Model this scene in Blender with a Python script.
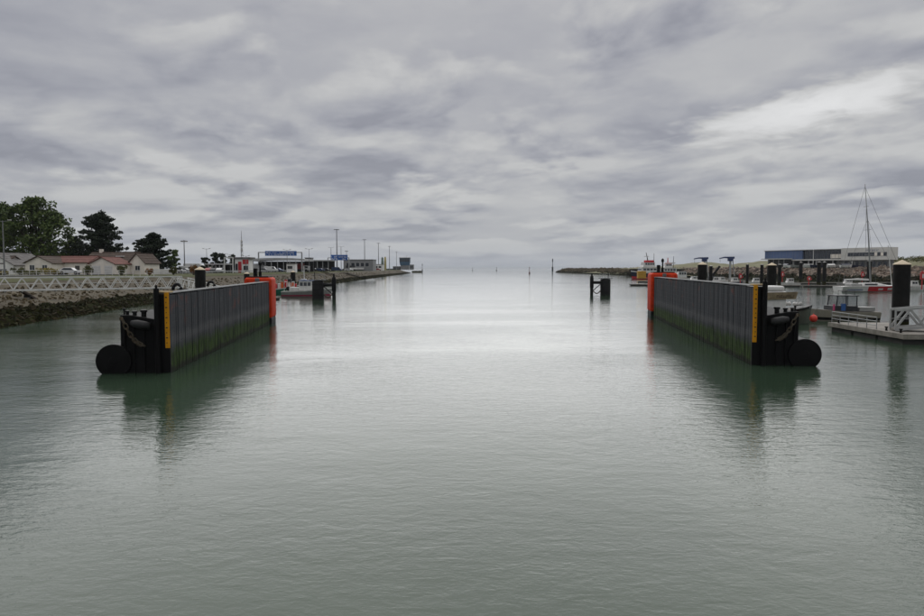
import bpy, math, random
from mathutils import Vector, Matrix, noise as mnoise
random.seed(7)
R = math.radians
scene = bpy.context.scene
for o in list(bpy.data.objects):
    bpy.data.objects.remove(o)
COL = scene.collection

# ------------------------------------------------------------------ camera
CAM_H = 6.0
F = 667.33            # focal length in photo pixels (26 mm on a 36 mm sensor, 924 px wide)
PITCH = math.atan((308 - 268.6) / F)
cam_d = bpy.data.cameras.new('camera')
cam = bpy.data.objects.new('camera', cam_d)
COL.objects.link(cam)
cam_d.lens = 26.0
cam_d.sensor_width = 36.0
cam_d.clip_start = 0.1
cam_d.clip_end = 60000
cam.location = (0, 0, CAM_H)
cam.rotation_euler = (math.pi / 2 - PITCH, 0, 0)
scene.camera = cam

# ------------------------------------------------------------------ world, overcast sky
SUN_EL, SUN_AZ = R(43), R(0)      # azimuth clockwise from +Y (view direction)
world = bpy.data.worlds.new('World')
scene.world = world
world.use_nodes = True
wn, wl = world.node_tree.nodes, world.node_tree.links
wn.clear()

def WN(t, **kw):
    n = wn.new(t)
    for k, v in kw.items():
        setattr(n, k, v)
    return n

def wmath(op, a, b=None, c=None, clamp=False):
    n = WN('ShaderNodeMath', operation=op, use_clamp=clamp)
    for i, v in enumerate((a, b, c)):
        if v is None:
            continue
        if isinstance(v, (int, float)):
            n.inputs[i].default_value = v
        else:
            wl.new(v, n.inputs[i])
    return n.outputs[0]

def wrange(v, a, b, c, d, smooth=True):
    n = WN('ShaderNodeMapRange', interpolation_type='SMOOTHSTEP' if smooth else 'LINEAR')
    wl.new(v, n.inputs[0])
    for i, q in enumerate((a, b, c, d)):
        n.inputs[i + 1].default_value = q
    return n.outputs[0]

def wmix(f, a, b):
    n = WN('ShaderNodeMix', data_type='RGBA')
    if isinstance(f, (int, float)):
        n.inputs[0].default_value = f
    else:
        wl.new(f, n.inputs[0])
    for i, v in ((6, a), (7, b)):
        if isinstance(v, tuple):
            n.inputs[i].default_value = (*v, 1)
        else:
            wl.new(v, n.inputs[i])
    return n.outputs[2]

tc = WN('ShaderNodeTexCoord')
sep = WN('ShaderNodeSeparateXYZ')
wl.new(tc.outputs['Generated'], sep.inputs[0])
dx, dy, dz = sep.outputs
zc = wmath('MAXIMUM', dz, 0.0)
az = wmath('ARCTAN2', dx, dy)
el = wmath('ARCSINE', dz)
elc = wmath('MAXIMUM', el, 0.0)

def cloud_noise(fu, fv, ou, ov, detail, rough, dist=0.0, shear=0.0, up=0.0, seed=0.0):
    """Turbulence over azimuth and (compressed) elevation; up shifts the sample towards the zenith."""
    v = wmath('LOGARITHM', wmath('ADD', elc, 0.10 + up), 2.71828)
    c = WN('ShaderNodeCombineXYZ')
    wl.new(wmath('ADD', wmath('MULTIPLY', az, fu), ou), c.inputs[0])
    wl.new(wmath('ADD', wmath('ADD', wmath('MULTIPLY', v, fv), wmath('MULTIPLY', az, shear)), ov), c.inputs[1])
    c.inputs[2].default_value = seed
    n = WN('ShaderNodeTexNoise')
    n.inputs['Scale'].default_value = 1.0
    n.inputs['Detail'].default_value = detail
    n.inputs['Roughness'].default_value = rough
    n.inputs['Distortion'].default_value = dist
    wl.new(c.outputs[0], n.inputs['Vector'])
    return n.outputs[0]

def layer(under, fu, fv, ou, ov, seed, lo, hi, dark, light, step, gain, detail=9, rough=0.52, shear=0.0, amount=1.0, e0=None, e1=None, soft=0.1):
    """One bank of cloud over what lies behind it: dark flat bases, paler tops."""
    n0 = cloud_noise(fu, fv, ou, ov, detail, rough, 0.25, shear, 0.0, seed)
    n1 = cloud_noise(fu, fv, ou, ov, detail, rough, 0.25, shear, step, seed)
    cover = wmath('MULTIPLY', wrange(n0, lo, hi, 0.0, 1.0), amount)
    if e0 is not None:
        cover = wmath('MULTIPLY', cover, wrange(elc, R(e0[0]), R(e0[1]), 0, 1))
    if e1 is not None:
        cover = wmath('MULTIPLY', cover, wrange(elc, R(e1[0]), R(e1[1]), 1, 0))
    t = wmath('ADD', wmath('MULTIPLY', wmath('SUBTRACT', n0, n1), gain), wmath('ADD', 0.42, wmath('MULTIPLY', wmath('SUBTRACT', 0.55, n0), 1.1)), clamp=True)
    v = wmath('ADD', dark, wmath('MULTIPLY', t, light - dark))
    m = WN('ShaderNodeMix', data_type='FLOAT')
    wl.new(cover, m.inputs[0])
    wl.new(under, m.inputs[2])
    wl.new(v, m.inputs[3])
    return m.outputs[0], n0

vbase = wrange(cloud_noise(2.2, 1.6, 3.1, 7.7, 4, 0.5, 0.2, seed=1.3), 0.3, 0.7, 0.50, 0.40)
lum, nA = layer(vbase, 7.4, 5.2, 2.3, 4.1, 5.5, 0.36, 0.52, 0.275, 0.555, 0.020, 5.5, rough=0.50, shear=-0.5, amount=0.92, e1=(9, 17))
lum, nB = layer(lum, 4.8, 4.0, 8.2, 1.7, 2.9, 0.43, 0.54, 0.275, 0.545, 0.028, 4.6, rough=0.49, shear=-0.7, amount=0.92, e0=(2.5, 6))
lum, nC = layer(lum, 2.7, 3.2, 5.9, 9.3, 8.1, 0.42, 0.60, 0.275, 0.47, 0.045, 4.0, detail=8, rough=0.48, shear=-0.3, amount=0.8, e0=(8, 15))
fine = cloud_noise(13.0, 14.0, 1.0, 2.0, 6, 0.55, 0.3, seed=4.4)
lum = wmath('ADD', lum, wmath('MULTIPLY', wmath('SUBTRACT', fine, 0.5), 0.07))
# a brighter break in the cloud deck, low on the right of the view
gx_ = wmath('DIVIDE', wmath('SUBTRACT', az, R(28.0)), R(9.5))
gy_ = wmath('DIVIDE', wmath('SUBTRACT', wmath('SUBTRACT', el, R(12.0)), wmath('MULTIPLY', wmath('SUBTRACT', az, R(28.0)), 0.12)), R(1.7))
gr = wmath('SQRT', wmath('ADD', wmath('MULTIPLY', gx_, gx_), wmath('MULTIPLY', gy_, gy_)))
gr = wmath('ADD', gr, wmath('MULTIPLY', wmath('SUBTRACT', nB, 0.5), 0.9))
gr = wmath('ADD', gr, wmath('MULTIPLY', wmath('SUBTRACT', fine, 0.5), 2.2))
gap = wrange(gr, 0.30, 1.25, 1.0, 0.0)
gm = WN('ShaderNodeMix', data_type='FLOAT')
wl.new(gap, gm.inputs[0])
wl.new(lum, gm.inputs[2])
wl.new(wmath('ADD', 0.72, wmath('MULTIPLY', wmath('SUBTRACT', fine, 0.5), 0.3)), gm.inputs[3])
lum = wmath('MAXIMUM', gm.outputs[0], 0.12)
# an overcast dome grows brighter towards the zenith
lum = wmath('MULTIPLY', lum, wrange(zc, 0.36, 0.70, 1.0, 2.0))
tint = WN('ShaderNodeCombineColor')
wl.new(wmath('MULTIPLY', lum, wrange(lum, 0.25, 0.55, 0.955, 1.0)), tint.inputs[0])
wl.new(wmath('MULTIPLY', lum, wrange(lum, 0.25, 0.55, 0.975, 1.0)), tint.inputs[1])
wl.new(wmath('MULTIPLY', lum, wrange(lum, 0.25, 0.55, 1.12, 1.0)), tint.inputs[2])
# thin bluish air along the horizon
hz = wmath('POWER', 2.718, wmath('MULTIPLY', elc, -1 / R(2.6)))
cl = wmix(wmath('MULTIPLY', hz, 0.88), tint.outputs[0], (0.37, 0.415, 0.485))
sky = WN('ShaderNodeTexSky', sky_type='NISHITA')
sky.sun_disc = False
sky.sun_elevation = SUN_EL
sky.sun_rotation = SUN_AZ
skyd = WN('ShaderNodeVectorMath', operation='SCALE')
skyd.inputs['Scale'].default_value = 1.0
wl.new(sky.outputs[0], skyd.inputs[0])
cls = WN('ShaderNodeVectorMath', operation='SCALE')
cls.inputs['Scale'].default_value = 10.0
wl.new(cl, cls.inputs[0])
fin = wmix(0.96, skyd.outputs[0], cls.outputs[0])       # the clear sky shows only faintly through the deck
bg = WN('ShaderNodeBackground')
bg.inputs['Strength'].default_value = 0.10
wl.new(fin, bg.inputs['Color'])
wo = WN('ShaderNodeOutputWorld')
wl.new(bg.outputs[0], wo.inputs[0])

# ------------------------------------------------------------------ sun behind the cloud
sun_d = bpy.data.lights.new('sun', 'SUN')
sun_d.energy = 1.5
sun_d.angle = R(80)
sun_d.color = (1.0, 0.99, 0.975)
sun = bpy.data.objects.new('sun', sun_d)
COL.objects.link(sun)
sdir = Vector((math.sin(SUN_AZ) * math.cos(SUN_EL), math.cos(SUN_AZ) * math.cos(SUN_EL), math.sin(SUN_EL)))
sun.rotation_euler = sdir.to_track_quat('Z', 'Y').to_euler()
sun.location = sdir * 100

vs = scene.view_settings
vs.view_transform = 'Standard'
vs.look = 'None'
vs.exposure = 0.0
vs.gamma = 1.0
vs.use_curve_mapping = False
scene.cycles.use_denoising = True
scene.cycles.max_bounces = 6
scene.cycles.caustics_reflective = False
scene.cycles.caustics_refractive = False

# ------------------------------------------------------------------ photo pixel -> place
def ray(px, py):
    u, v = (px - 462) / F, (308 - py) / F
    c, s = math.cos(PITCH), math.sin(PITCH)
    return Vector((u, c + v * s, -s + v * c))

def at(px, py, Y):                  # the point of that sight line at depth Y
    d = ray(px, py)
    return Vector((0, 0, CAM_H)) + d * (Y / d.y)

def onz(px, py, z=0.0):             # the point of that sight line at height z
    d = ray(px, py)
    return Vector((0, 0, CAM_H)) + d * ((z - CAM_H) / d.z)

def xat(px, Y):
    return at(px, 268.6, Y).x

# ------------------------------------------------------------------ mesh helper
class MB:
    def __init__(self):
        self.v, self.f = [], []
    def quad(self, *pts):
        n = len(self.v)
        self.v += [tuple(p) for p in pts]
        self.f.append(tuple(range(n, n + len(pts))))
        return self
    def box(self, x0, x1, y0, y1, z0, z1, m=None):
        n = len(self.v)
        for z in (z0, z1):
            for x, y in ((x0, y0), (x1, y0), (x1, y1), (x0, y1)):
                p = Vector((x, y, z))
                self.v.append(tuple(m @ p if m else p))
        for q in ((3, 2, 1, 0), (4, 5, 6, 7), (0, 1, 5, 4), (1, 2, 6, 5), (2, 3, 7, 6), (3, 0, 4, 7)):
            self.f.append(tuple(n + i for i in q))
        return self
    def frame(self, p0, p1):
        d = (Vector(p1) - Vector(p0))
        L = d.length
        d.normalize()
        up = Vector((0, 0, 1)) if abs(d.z) < 0.95 else Vector((0, 1, 0))
        s = d.cross(up).normalized()
        u = s.cross(d).normalized()
        return d, s, u, L
    def bar(self, p0, p1, w, h=None):
        h = h or w
        d, s, u, L = self.frame(p0, p1)
        n = len(self.v)
        for p in (Vector(p0), Vector(p1)):
            for a, b in ((-1, -1), (1, -1), (1, 1), (-1, 1)):
                self.v.append(tuple(p + s * (a * w / 2) + u * (b * h / 2)))
        for q in ((3, 2, 1, 0), (4, 5, 6, 7), (0, 1, 5, 4), (1, 2, 6, 5), (2, 3, 7, 6), (3, 0, 4, 7)):
            self.f.append(tuple(n + i for i in q))
        return self
    def tube(self, pts, rad, n=8, caps=True):
        pts = [Vector(p) for p in pts]
        if not isinstance(rad, (list, tuple)):
            rad = [rad] * len(pts)
        base = len(self.v)
        for i, p in enumerate(pts):
            a, b = pts[max(i - 1, 0)], pts[min(i + 1, len(pts) - 1)]
            d, s, u, L = self.frame(a, b)
            for j in range(n):
                t = 2 * math.pi * j / n
                self.v.append(tuple(p + (s * math.cos(t) + u * math.sin(t)) * rad[i]))
        for i in range(len(pts) - 1):
            for j in range(n):
                a, b = base + i * n + j, base + i * n + (j + 1) % n
                self.f.append((a, b, b + n, a + n))
        if caps:
            self.f.append(tuple(base + j for j in reversed(range(n))))
            e = base + (len(pts) - 1) * n
            self.f.append(tuple(e + j for j in range(n)))
        return self
    def lathe(self, prof, n=16, c=(0, 0, 0), axis='z'):
        base = len(self.v)
        for r_, h in prof:
            for j in range(n):
                t = 2 * math.pi * j / n
                a, b = r_ * math.cos(t), r_ * math.sin(t)
                q = (a, b, h) if axis == 'z' else ((h, a, b) if axis == 'x' else (a, h, b))
                self.v.append((c[0] + q[0], c[1] + q[1], c[2] + q[2]))
        for i in range(len(prof) - 1):
            for j in range(n):
                a, b = base + i * n + j, base + i * n + (j + 1) % n
                self.f.append((a, b, b + n, a + n))
        self.f.append(tuple(base + j for j in reversed(range(n))))
        e = base + (len(prof) - 1) * n
        self.f.append(tuple(e + j for j in range(n)))
        return self
    def loft(self, secs, caps=True, closed=True):
        base, n = len(self.v), len(secs[0])
        for s in secs:
            self.v += [tuple(p) for p in s]
        for i in range(len(secs) - 1):
            for j in range(n if closed else n - 1):
                a, b = base + i * n + j, base + i * n + (j + 1) % n
                self.f.append((a, b, b + n, a + n))
        if caps and closed:
            self.f.append(tuple(base + j for j in reversed(range(n))))
            e = base + (len(secs) - 1) * n
            self.f.append(tuple(e + j for j in range(n)))
        return self
    def prism(self, outline, y0, y1, axis='y'):
        def q(a, b, t):
            return (a, t, b) if axis == 'y' else ((t, a, b) if axis == 'x' else (a, b, t))
        return self.loft([[q(a, b, y0) for a, b in outline], [q(a, b, y1) for a, b in outline]])
    def mesh(self, name):
        me = bpy.data.meshes.new(name)
        me.from_pydata(self.v, [], self.f)
        me.validate()
        import bmesh
        bm = bmesh.new()
        bm.from_mesh(me)
        bmesh.ops.recalc_face_normals(bm, faces=bm.faces)
        bm.to_mesh(me)
        bm.free()
        return me
    def build(self, name, mat, parent=None, smooth=False, bevel=0, recalc=True, seg=2):
        if recalc:
            me = self.mesh(name)
        else:
            me = bpy.data.meshes.new(name)
            me.from_pydata(self.v, [], self.f)
        me.materials.append(mat)
        if smooth:
            for p in me.polygons:
                p.use_smooth = True
            if smooth == 'auto':
                me.set_sharp_from_angle(angle=R(35))
        o = bpy.data.objects.new(name, me)
        COL.objects.link(o)
        if parent:
            o.parent = parent
        if bevel:
            b = o.modifiers.new('bevel', 'BEVEL')
            b.width = bevel
            b.segments = seg
            b.limit_method = 'ANGLE'
        return o

def tag(o, label=None, cat=None, group=None, kind=None):
    for k_, v_ in (('label', label), ('category', cat), ('group', group), ('kind', kind)):
        if v_:
            o[k_] = v_
    return o

def thing(name, label, cat, loc=(0, 0, 0), rz=0.0, group=None):
    o = bpy.data.objects.new(name, None)
    o.empty_display_size = 0.3
    COL.objects.link(o)
    o.location = loc
    o.rotation_euler = (0, 0, rz)
    return tag(o, label, cat, group, 'thing')

def kids(o):
    return [c for c in bpy.data.objects if c.parent == o]

def dup(o, loc, rz, label, group=None, parent=None):
    def cp(a, par):
        c = a.copy()
        COL.objects.link(c)
        c.parent = par
        for ch in kids(a):
            cp(ch, c)
        return c
    src_kids = kids(o)
    c = o.copy()
    COL.objects.link(c)
    for ch in src_kids:
        cp(ch, c)
    c.location = loc
    c.rotation_euler = (0, 0, rz)
    tag(c, label, None, group)
    return c

# ------------------------------------------------------------------ materials
MATS = {}

def mat(name, col, rough=0.6, metal=0.0, var=0.18, scale=1.2, bump=0.0, streak=0.0, spec=0.4, dirt=None):
    """Principled surface whose colour drifts with grain, wear and rain streaks in object space."""
    if name in MATS:
        return MATS[name]
    m = bpy.data.materials.new(name)
    m.use_nodes = True
    nt = m.node_tree
    b = nt.nodes['Principled BSDF']
    b.inputs['Roughness'].default_value = rough
    b.inputs['Metallic'].default_value = metal
    b.inputs['Specular IOR Level'].default_value = spec
    tcn = nt.nodes.new('ShaderNodeTexCoord')
    n = nt.nodes.new('ShaderNodeTexNoise')
    n.inputs['Scale'].default_value = scale
    n.inputs['Detail'].default_value = 7
    n.inputs['Roughness'].default_value = 0.65
    nt.links.new(tcn.outputs['Object'], n.inputs['Vector'])
    mr = nt.nodes.new('ShaderNodeMapRange')
    mr.inputs[1].default_value = 0.32
    mr.inputs[2].default_value = 0.70
    nt.links.new(n.outputs[0], mr.inputs[0])
    mx = nt.nodes.new('ShaderNodeMix')
    mx.data_type = 'RGBA'
    d = dirt or tuple(c * (1 - 1.6 * var) for c in col)
    mx.inputs[6].default_value = (*[min(1, c * (1 + var * 0.5)) for c in col], 1)
    mx.inputs[7].default_value = (*d, 1)
    nt.links.new(mr.outputs[0], mx.inputs[0])
    out = mx.outputs[2]
    if streak:
        mp = nt.nodes.new('ShaderNodeMapping')
        mp.inputs['Scale'].default_value = (3.0, 3.0, 0.12)
        nt.links.new(tcn.outputs['Object'], mp.inputs[0])
        n2 = nt.nodes.new('ShaderNodeTexNoise')
        n2.inputs['Scale'].default_value = scale * 1.5
        n2.inputs['Detail'].default_value = 5
        nt.links.new(mp.outputs[0], n2.inputs['Vector'])
        mr2 = nt.nodes.new('ShaderNodeMapRange')
        mr2.inputs[1].default_value = 0.45
        mr2.inputs[2].default_value = 0.75
        mr2.inputs[4].default_value = streak
        nt.links.new(n2.outputs[0], mr2.inputs[0])
        mx2 = nt.nodes.new('ShaderNodeMix')
        mx2.data_type = 'RGBA'
        nt.links.new(mr2.outputs[0], mx2.inputs[0])
        nt.links.new(out, mx2.inputs[6])
        mx2.inputs[7].default_value = (*[c * 0.45 for c in col], 1)
        out = mx2.outputs[2]
    nt.links.new(out, b.inputs['Base Color'])
    if bump:
        bp = nt.nodes.new('ShaderNodeBump')
        bp.inputs['Strength'].default_value = 1.0
        bp.inputs['Distance'].default_value = bump
        nt.links.new(n.outputs[0], bp.inputs['Height'])
        nt.links.new(bp.outputs[0], b.inputs['Normal'])
    MATS[name] = m
    return m

def leaf_mat(name, a, b_):
    if name in MATS:
        return MATS[name]
    m = bpy.data.materials.new(name)
    m.use_nodes = True
    nt = m.node_tree
    p = nt.nodes['Principled BSDF']
    p.inputs['Roughness'].default_value = 0.6
    p.inputs['Specular IOR Level'].default_value = 0.25
    g = nt.nodes.new('ShaderNodeNewGeometry')
    mx = nt.nodes.new('ShaderNodeMix')
    mx.data_type = 'RGBA'
    mx.inputs[6].default_value = (*a, 1)
    mx.inputs[7].default_value = (*b_, 1)
    nt.links.new(g.outputs['Random Per Island'], mx.inputs[0])
    nt.links.new(mx.outputs[2], p.inputs['Base Color'])
    MATS[name] = m
    return m
# ================================================================== water
def water_material():
    m = bpy.data.materials.new('harbour_water')
    m.use_nodes = True
    nt = m.node_tree
    b = nt.nodes['Principled BSDF']
    b.inputs['Roughness'].default_value = 0.06
    b.inputs['IOR'].default_value = 1.36
    b.inputs['Specular IOR Level'].default_value = 0.5
    tcn = nt.nodes.new('ShaderNodeTexCoord')
    def nz(sx, sy, detail, rough, dist=0.0, rot=0.0):
        mp = nt.nodes.new('ShaderNodeMapping')
        mp.inputs['Scale'].default_value = (sx, sy, 1)
        mp.inputs['Rotation'].default_value = (0, 0, rot)
        nt.links.new(tcn.outputs['Object'], mp.inputs[0])
        n = nt.nodes.new('ShaderNodeTexNoise')
        n.inputs['Scale'].default_value = 1
        n.inputs['Detail'].default_value = detail
        n.inputs['Roughness'].default_value = rough
        n.inputs['Distortion'].default_value = dist
        nt.links.new(mp.outputs[0], n.inputs['Vector'])
        return n.outputs[0]
    def mth(op, a, c):
        n = nt.nodes.new('ShaderNodeMath')
        n.operation = op
        for i, v in enumerate((a, c)):
            if isinstance(v, (int, float)):
                n.inputs[i].default_value = v
            else:
                nt.links.new(v, n.inputs[i])
        return n.outputs[0]
    def rng(v, a, c, d, e):
        n = nt.nodes.new('ShaderNodeMapRange')
        n.interpolation_type = 'SMOOTHSTEP'
        nt.links.new(v, n.inputs[0])
        for i, q in enumerate((a, c, d, e)):
            n.inputs[i + 1].default_value = q
        return n.outputs[0]
    swell = nz(0.20, 0.38, 3, 0.5, 0.3, R(8))
    chop = nz(1.3, 2.3, 4, 0.55, 0.5, R(-6))
    rip = nz(4.2, 7.5, 3, 0.55, 0.6, R(5))
    gust = rng(nz(0.018, 0.05, 4, 0.6, 0.8, R(12)), 0.36, 0.66, 0.55, 1.2)
    h = mth('ADD', mth('MULTIPLY', swell, WAVE_SWELL), mth('MULTIPLY', gust, mth('ADD', mth('MULTIPLY', chop, WAVE_CHOP), mth('MULTIPLY', rip, WAVE_RIP))))
    bp = nt.nodes.new('ShaderNodeBump')
    bp.inputs['Strength'].default_value = 1.0
    bp.inputs['Distance'].default_value = 1.0
    nt.links.new(h, bp.inputs['Height'])
    nt.links.new(bp.outputs[0], b.inputs['Normal'])
    silt = rng(nz(0.03, 0.06, 4, 0.6, 0.5), 0.35, 0.7, 0, 1)
    mx = nt.nodes.new('ShaderNodeMix')
    mx.data_type = 'RGBA'
    mx.inputs[6].default_value = (0.027, 0.048, 0.029, 1)
    mx.inputs[7].default_value = (0.035, 0.059, 0.036, 1)
    nt.links.new(silt, mx.inputs[0])
    nt.links.new(mx.outputs[2], b.inputs['Base Color'])
    return m
WAVE_SWELL, WAVE_CHOP, WAVE_RIP = 0.032, 0.022, 0.0095
w = MB()
ys = [-300, 0, 60, 150, 400, 1200, 5000, 30000]
xs = [-30000, -3000, -400, -60, 60, 400, 3000, 30000]
for i in range(len(ys) - 1):
    for j in range(len(xs) - 1):
        w.quad((xs[j], ys[i], 0), (xs[j + 1], ys[i], 0), (xs[j + 1], ys[i + 1], 0), (xs[j], ys[i + 1], 0))
tag(w.build('water', water_material(), recalc=False), kind='structure')
# ================================================================== ground, banks, roads
M_grass = mat('grass', (0.050, 0.066, 0.024), 0.95, var=0.35, scale=0.25, bump=0.15, dirt=(0.095, 0.085, 0.05), spec=0.1)
M_dune = mat('dune_grass', (0.085, 0.095, 0.035), 0.95, var=0.4, scale=0.12, bump=0.3, dirt=(0.20, 0.17, 0.11))
M_asphalt = mat('asphalt', (0.075, 0.075, 0.078), 0.9, var=0.2, scale=0.4)
M_sandstone = mat('bank_stone', (0.082, 0.066, 0.040), 0.95, var=0.35, scale=0.5, bump=0.12)
M_rock = mat('pale_rock', (0.33, 0.27, 0.215), 0.95, var=0.4, scale=0.35, bump=0.1)
M_brownrock = mat('brown_rock', (0.21, 0.165, 0.115), 0.95, var=0.4, scale=0.35, bump=0.1)
M_weed = mat('weedy_rock', (0.020, 0.022, 0.008), 0.9, var=0.4, scale=0.6, bump=0.1, dirt=(0.034, 0.032, 0.012), spec=0.1)
M_quay = mat('quay_concrete', (0.30, 0.28, 0.25), 0.9, var=0.25, scale=0.3)

def strip(name, path, prof, material, label=None, kind='structure', sub=6, rough=0.25):
    """A strip of land: cross-section prof [(offset inland, z)] carried along the waterline path [(y, x)]."""
    pts = []
    for (y0, x0), (y1, x1) in zip(path, path[1:]):
        n = max(1, int(abs(y1 - y0) / sub))
        for i in range(n):
            t = i / n
            pts.append((x0 + (x1 - x0) * t, y0 + (y1 - y0) * t))
    pts.append((path[-1][1], path[-1][0]))
    sgn = -1 if pts[0][0] < 0 else 1
    secs = []
    for x, y in pts:
        sec = []
        for off, z in prof:
            n1 = mnoise.noise((x * 0.05 + off, y * 0.11, z)) * rough
            sec.append((x + sgn * (off + n1 * 1.5), y, z + n1 * 0.5 if rough else z))
        secs.append(sec)
    m = MB()
    m.loft(secs, closed=False)
    o = m.build(name, material, smooth=True)
    return tag(o, kind=kind)

LB = [(-60, -45), (20, -45.5), (68, -47), (118, -53.5), (180, -52), (267, -51), (500, -58), (700, -62.5), (890, -68)]
RB = [(-60, 182), (260, 181), (357, 180), (440, 164), (560, 151), (714, 148), (1050, 147)]
strip('embankment', LB, [(-1.2, -0.6), (0.4, 0.25), (3.6, 1.15), (4.2, 1.4)], M_weed, rough=0.5)
strip('embankment', LB, [(4.0, 1.36), (6.5, 2.0), (9.5, 2.75), (12, 3.6), (13.2, 4.1)], M_sandstone, rough=0.3)
strip('grass_verge', LB, [(13.0, 4.06), (14.5, 4.5), (16, 4.62), (22, 4.64)], M_grass, rough=0.12)
strip('ground', LB, [(21.8, 4.63), (60, 4.65), (200, 4.7), (3000, 5.0)], M_grass, rough=0.0)
# harbour road and paved yard behind the verge
strip('road', [(-40, -73), (120, -77), (267, -75), (500, -82), (690, -86.5)], [(0, 4.72), (7.5, 4.74)], M_asphalt, rough=0)
strip('ground', [(175, -88), (267, -86), (500, -92), (690, -97)], [(0, 4.74), (90, 4.76)], mat('yard_paving', (0.17, 0.165, 0.16), 0.9, var=0.25, scale=0.2), rough=0)
# right-hand shore: rubble slope, hard standing, dunes
strip('embankment', RB, [(-1.2, -0.6), (0.6, 0.3), (3.2, 1.7), (3.8, 1.9)], M_weed, rough=0.6)
strip('embankment', RB[:5], [(3.6, 1.85), (7, 4.0), (10.5, 6.0), (12, 6.3)], M_rock, rough=0.3)
strip('embankment', RB[4:], [(3.6, 1.8), (9, 3.2), (14, 4.3), (30, 4.4), (60, 3.5), (75, -0.6)], M_brownrock, rough=0.4)
strip('ground', RB[:5], [(11.8, 6.28), (20, 6.4), (60, 6.5), (75, 6.55)], M_quay, rough=0)

def dune(name, cx, cy, lx, ly, h, z0, rz, seed, material):
    m = MB()
    nx, ny = 40, 26
    idx = {}
    for i in range(nx + 1):
        for j in range(ny + 1):
            u, v = i / nx * 2 - 1, j / ny * 2 - 1
            env = max(0, 1 - abs(u) ** 3) * max(0, 1 - abs(v) ** 2.2)
            q = 0.62 + 0.55 * mnoise.noise((u * 3.2 + seed, v * 2.2, seed)) + 0.22 * mnoise.noise((u * 11 + seed, v * 7, seed))
            p = Matrix.Rotation(rz, 3, 'Z') @ Vector((u * lx, v * ly, 0))
            idx[i, j] = len(m.v)
            m.v.append((cx + p.x, cy + p.y, z0 + h * env * q - 0.4 * (1 - env)))
    for i in range(nx):
        for j in range(ny):
            m.f.append((idx[i, j], idx[i + 1, j], idx[i + 1, j + 1], idx[i, j + 1]))
    return tag(m.build(name, material, smooth=True), kind='structure')

dune('hill', 176, 640, 26, 180, 5.4, 1.5, R(2), 2.1, M_dune)
dune('hill', 250, 560, 110, 90, 6.0, 6.2, R(-20), 4.4, M_dune)
dune('hill', 330, 420, 90, 110, 10.5, 6.2, R(-15), 7.9, M_dune)
dune('hill', 310, 260, 75, 110, 7.5, 6.2, R(5), 9.9, M_dune)

# ---- rubble: individual stones, too many to count
def rubble(name, path, lo, hi, zf, n, smin, smax, material, label, cat, seed):
    rnd = random.Random(seed)
    m = MB()
    sgn = -1 if path[0][1] < 0 else 1
    base = [Vector(p) for p in ((1, 0, 0), (-1, 0, 0), (0, 1, 0), (0, -1, 0), (0, 0, 1), (0, 0, -1))]
    cube = [Vector((a, b, c)) for a in (-.62, .62) for b in (-.62, .62) for c in (-.5, .5)]
    tri = ((0, 1, 3, 2), (4, 6, 7, 5), (0, 4, 5, 1), (2, 3, 7, 6), (0, 2, 6, 4), (1, 5, 7, 3))
    segs = list(zip(path, path[1:]))
    wts = [abs(b[0] - a[0]) / max(40, (a[0] + b[0]) / 2) for a, b in segs]
    for _ in range(n):
        (y0, x0), (y1, x1) = rnd.choices(segs, wts)[0]
        t = rnd.random()
        y, x = y0 + (y1 - y0) * t, x0 + (x1 - x0) * t
        off = lo + (hi - lo) * rnd.random()
        s = smin + (smax - smin) * rnd.random() ** 2
        rot = Matrix.Rotation(rnd.random() * 6.3, 3, Vector((rnd.random() - .5, rnd.random() - .5, rnd.random() - .5)))
        sc = (s * (0.7 + rnd.random() * .7), s * (0.7 + rnd.random() * .7), s * (0.5 + rnd.random() * .4))
        c = Vector((x + sgn * off, y, zf(off) + s * 0.12))
        b0 = len(m.v)
        for q in cube:
            j = 0.75 + 0.5 * rnd.random()
            p = rot @ Vector((q.x * sc[0] * j, q.y * sc[1] * j, q.z * sc[2] * j))
            m.v.append(tuple(c + p))
        for f in tri:
            m.f.append(tuple(b0 + i for i in f))
    o = m.build(name, material, recalc=False)
    return tag(o, label, cat, kind='stuff')

def zprof(prof):
    def f(o):
        for (a, za), (b, zb) in zip(prof, prof[1:]):
            if a <= o <= b:
                return za + (zb - za) * (o - a) / (b - a)
        return prof[-1][1]
    return f

def varied(name, cols, rough=0.95):
    m = bpy.data.materials.new(name)
    m.use_nodes = True
    nt = m.node_tree
    g = nt.nodes.new('ShaderNodeNewGeometry')
    r = nt.nodes.new('ShaderNodeValToRGB')
    e = r.color_ramp.elements
    e[0].color = (*cols[0], 1)
    e[1].color = (*cols[-1], 1)
    for i, c in enumerate(cols[1:-1]):
        x = e.new((i + 1) / (len(cols) - 1))
        x.color = (*c, 1)
    n = nt.nodes.new('ShaderNodeTexNoise')
    n.inputs['Scale'].default_value = 2.5
    n.inputs['Detail'].default_value = 5
    mx = nt.nodes.new('ShaderNodeMix')
    mx.data_type = 'RGBA'
    mx.blend_type = 'MULTIPLY'
    mx.inputs[0].default_value = 0.6
    nt.links.new(g.outputs['Random Per Island'], r.inputs[0])
    nt.links.new(r.outputs[0], mx.inputs[6])
    nt.links.new(n.outputs[0], mx.inputs[7])
    b = nt.nodes['Principled BSDF']
    b.inputs['Roughness'].default_value = rough
    b.inputs['Specular IOR Level'].default_value = 0.08
    nt.links.new(mx.outputs[2], b.inputs['Base Color'])
    return m
zl = zprof([(-1.2, -0.6), (0.4, 0.25), (3.6, 1.15), (6.5, 2.0), (9.5, 2.75), (13.2, 4.1)])
zr = zprof([(-1.2, -0.6), (0.6, 0.3), (3.2, 1.7), (7, 4.0), (10.5, 6.0), (12.5, 6.3)])
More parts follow.
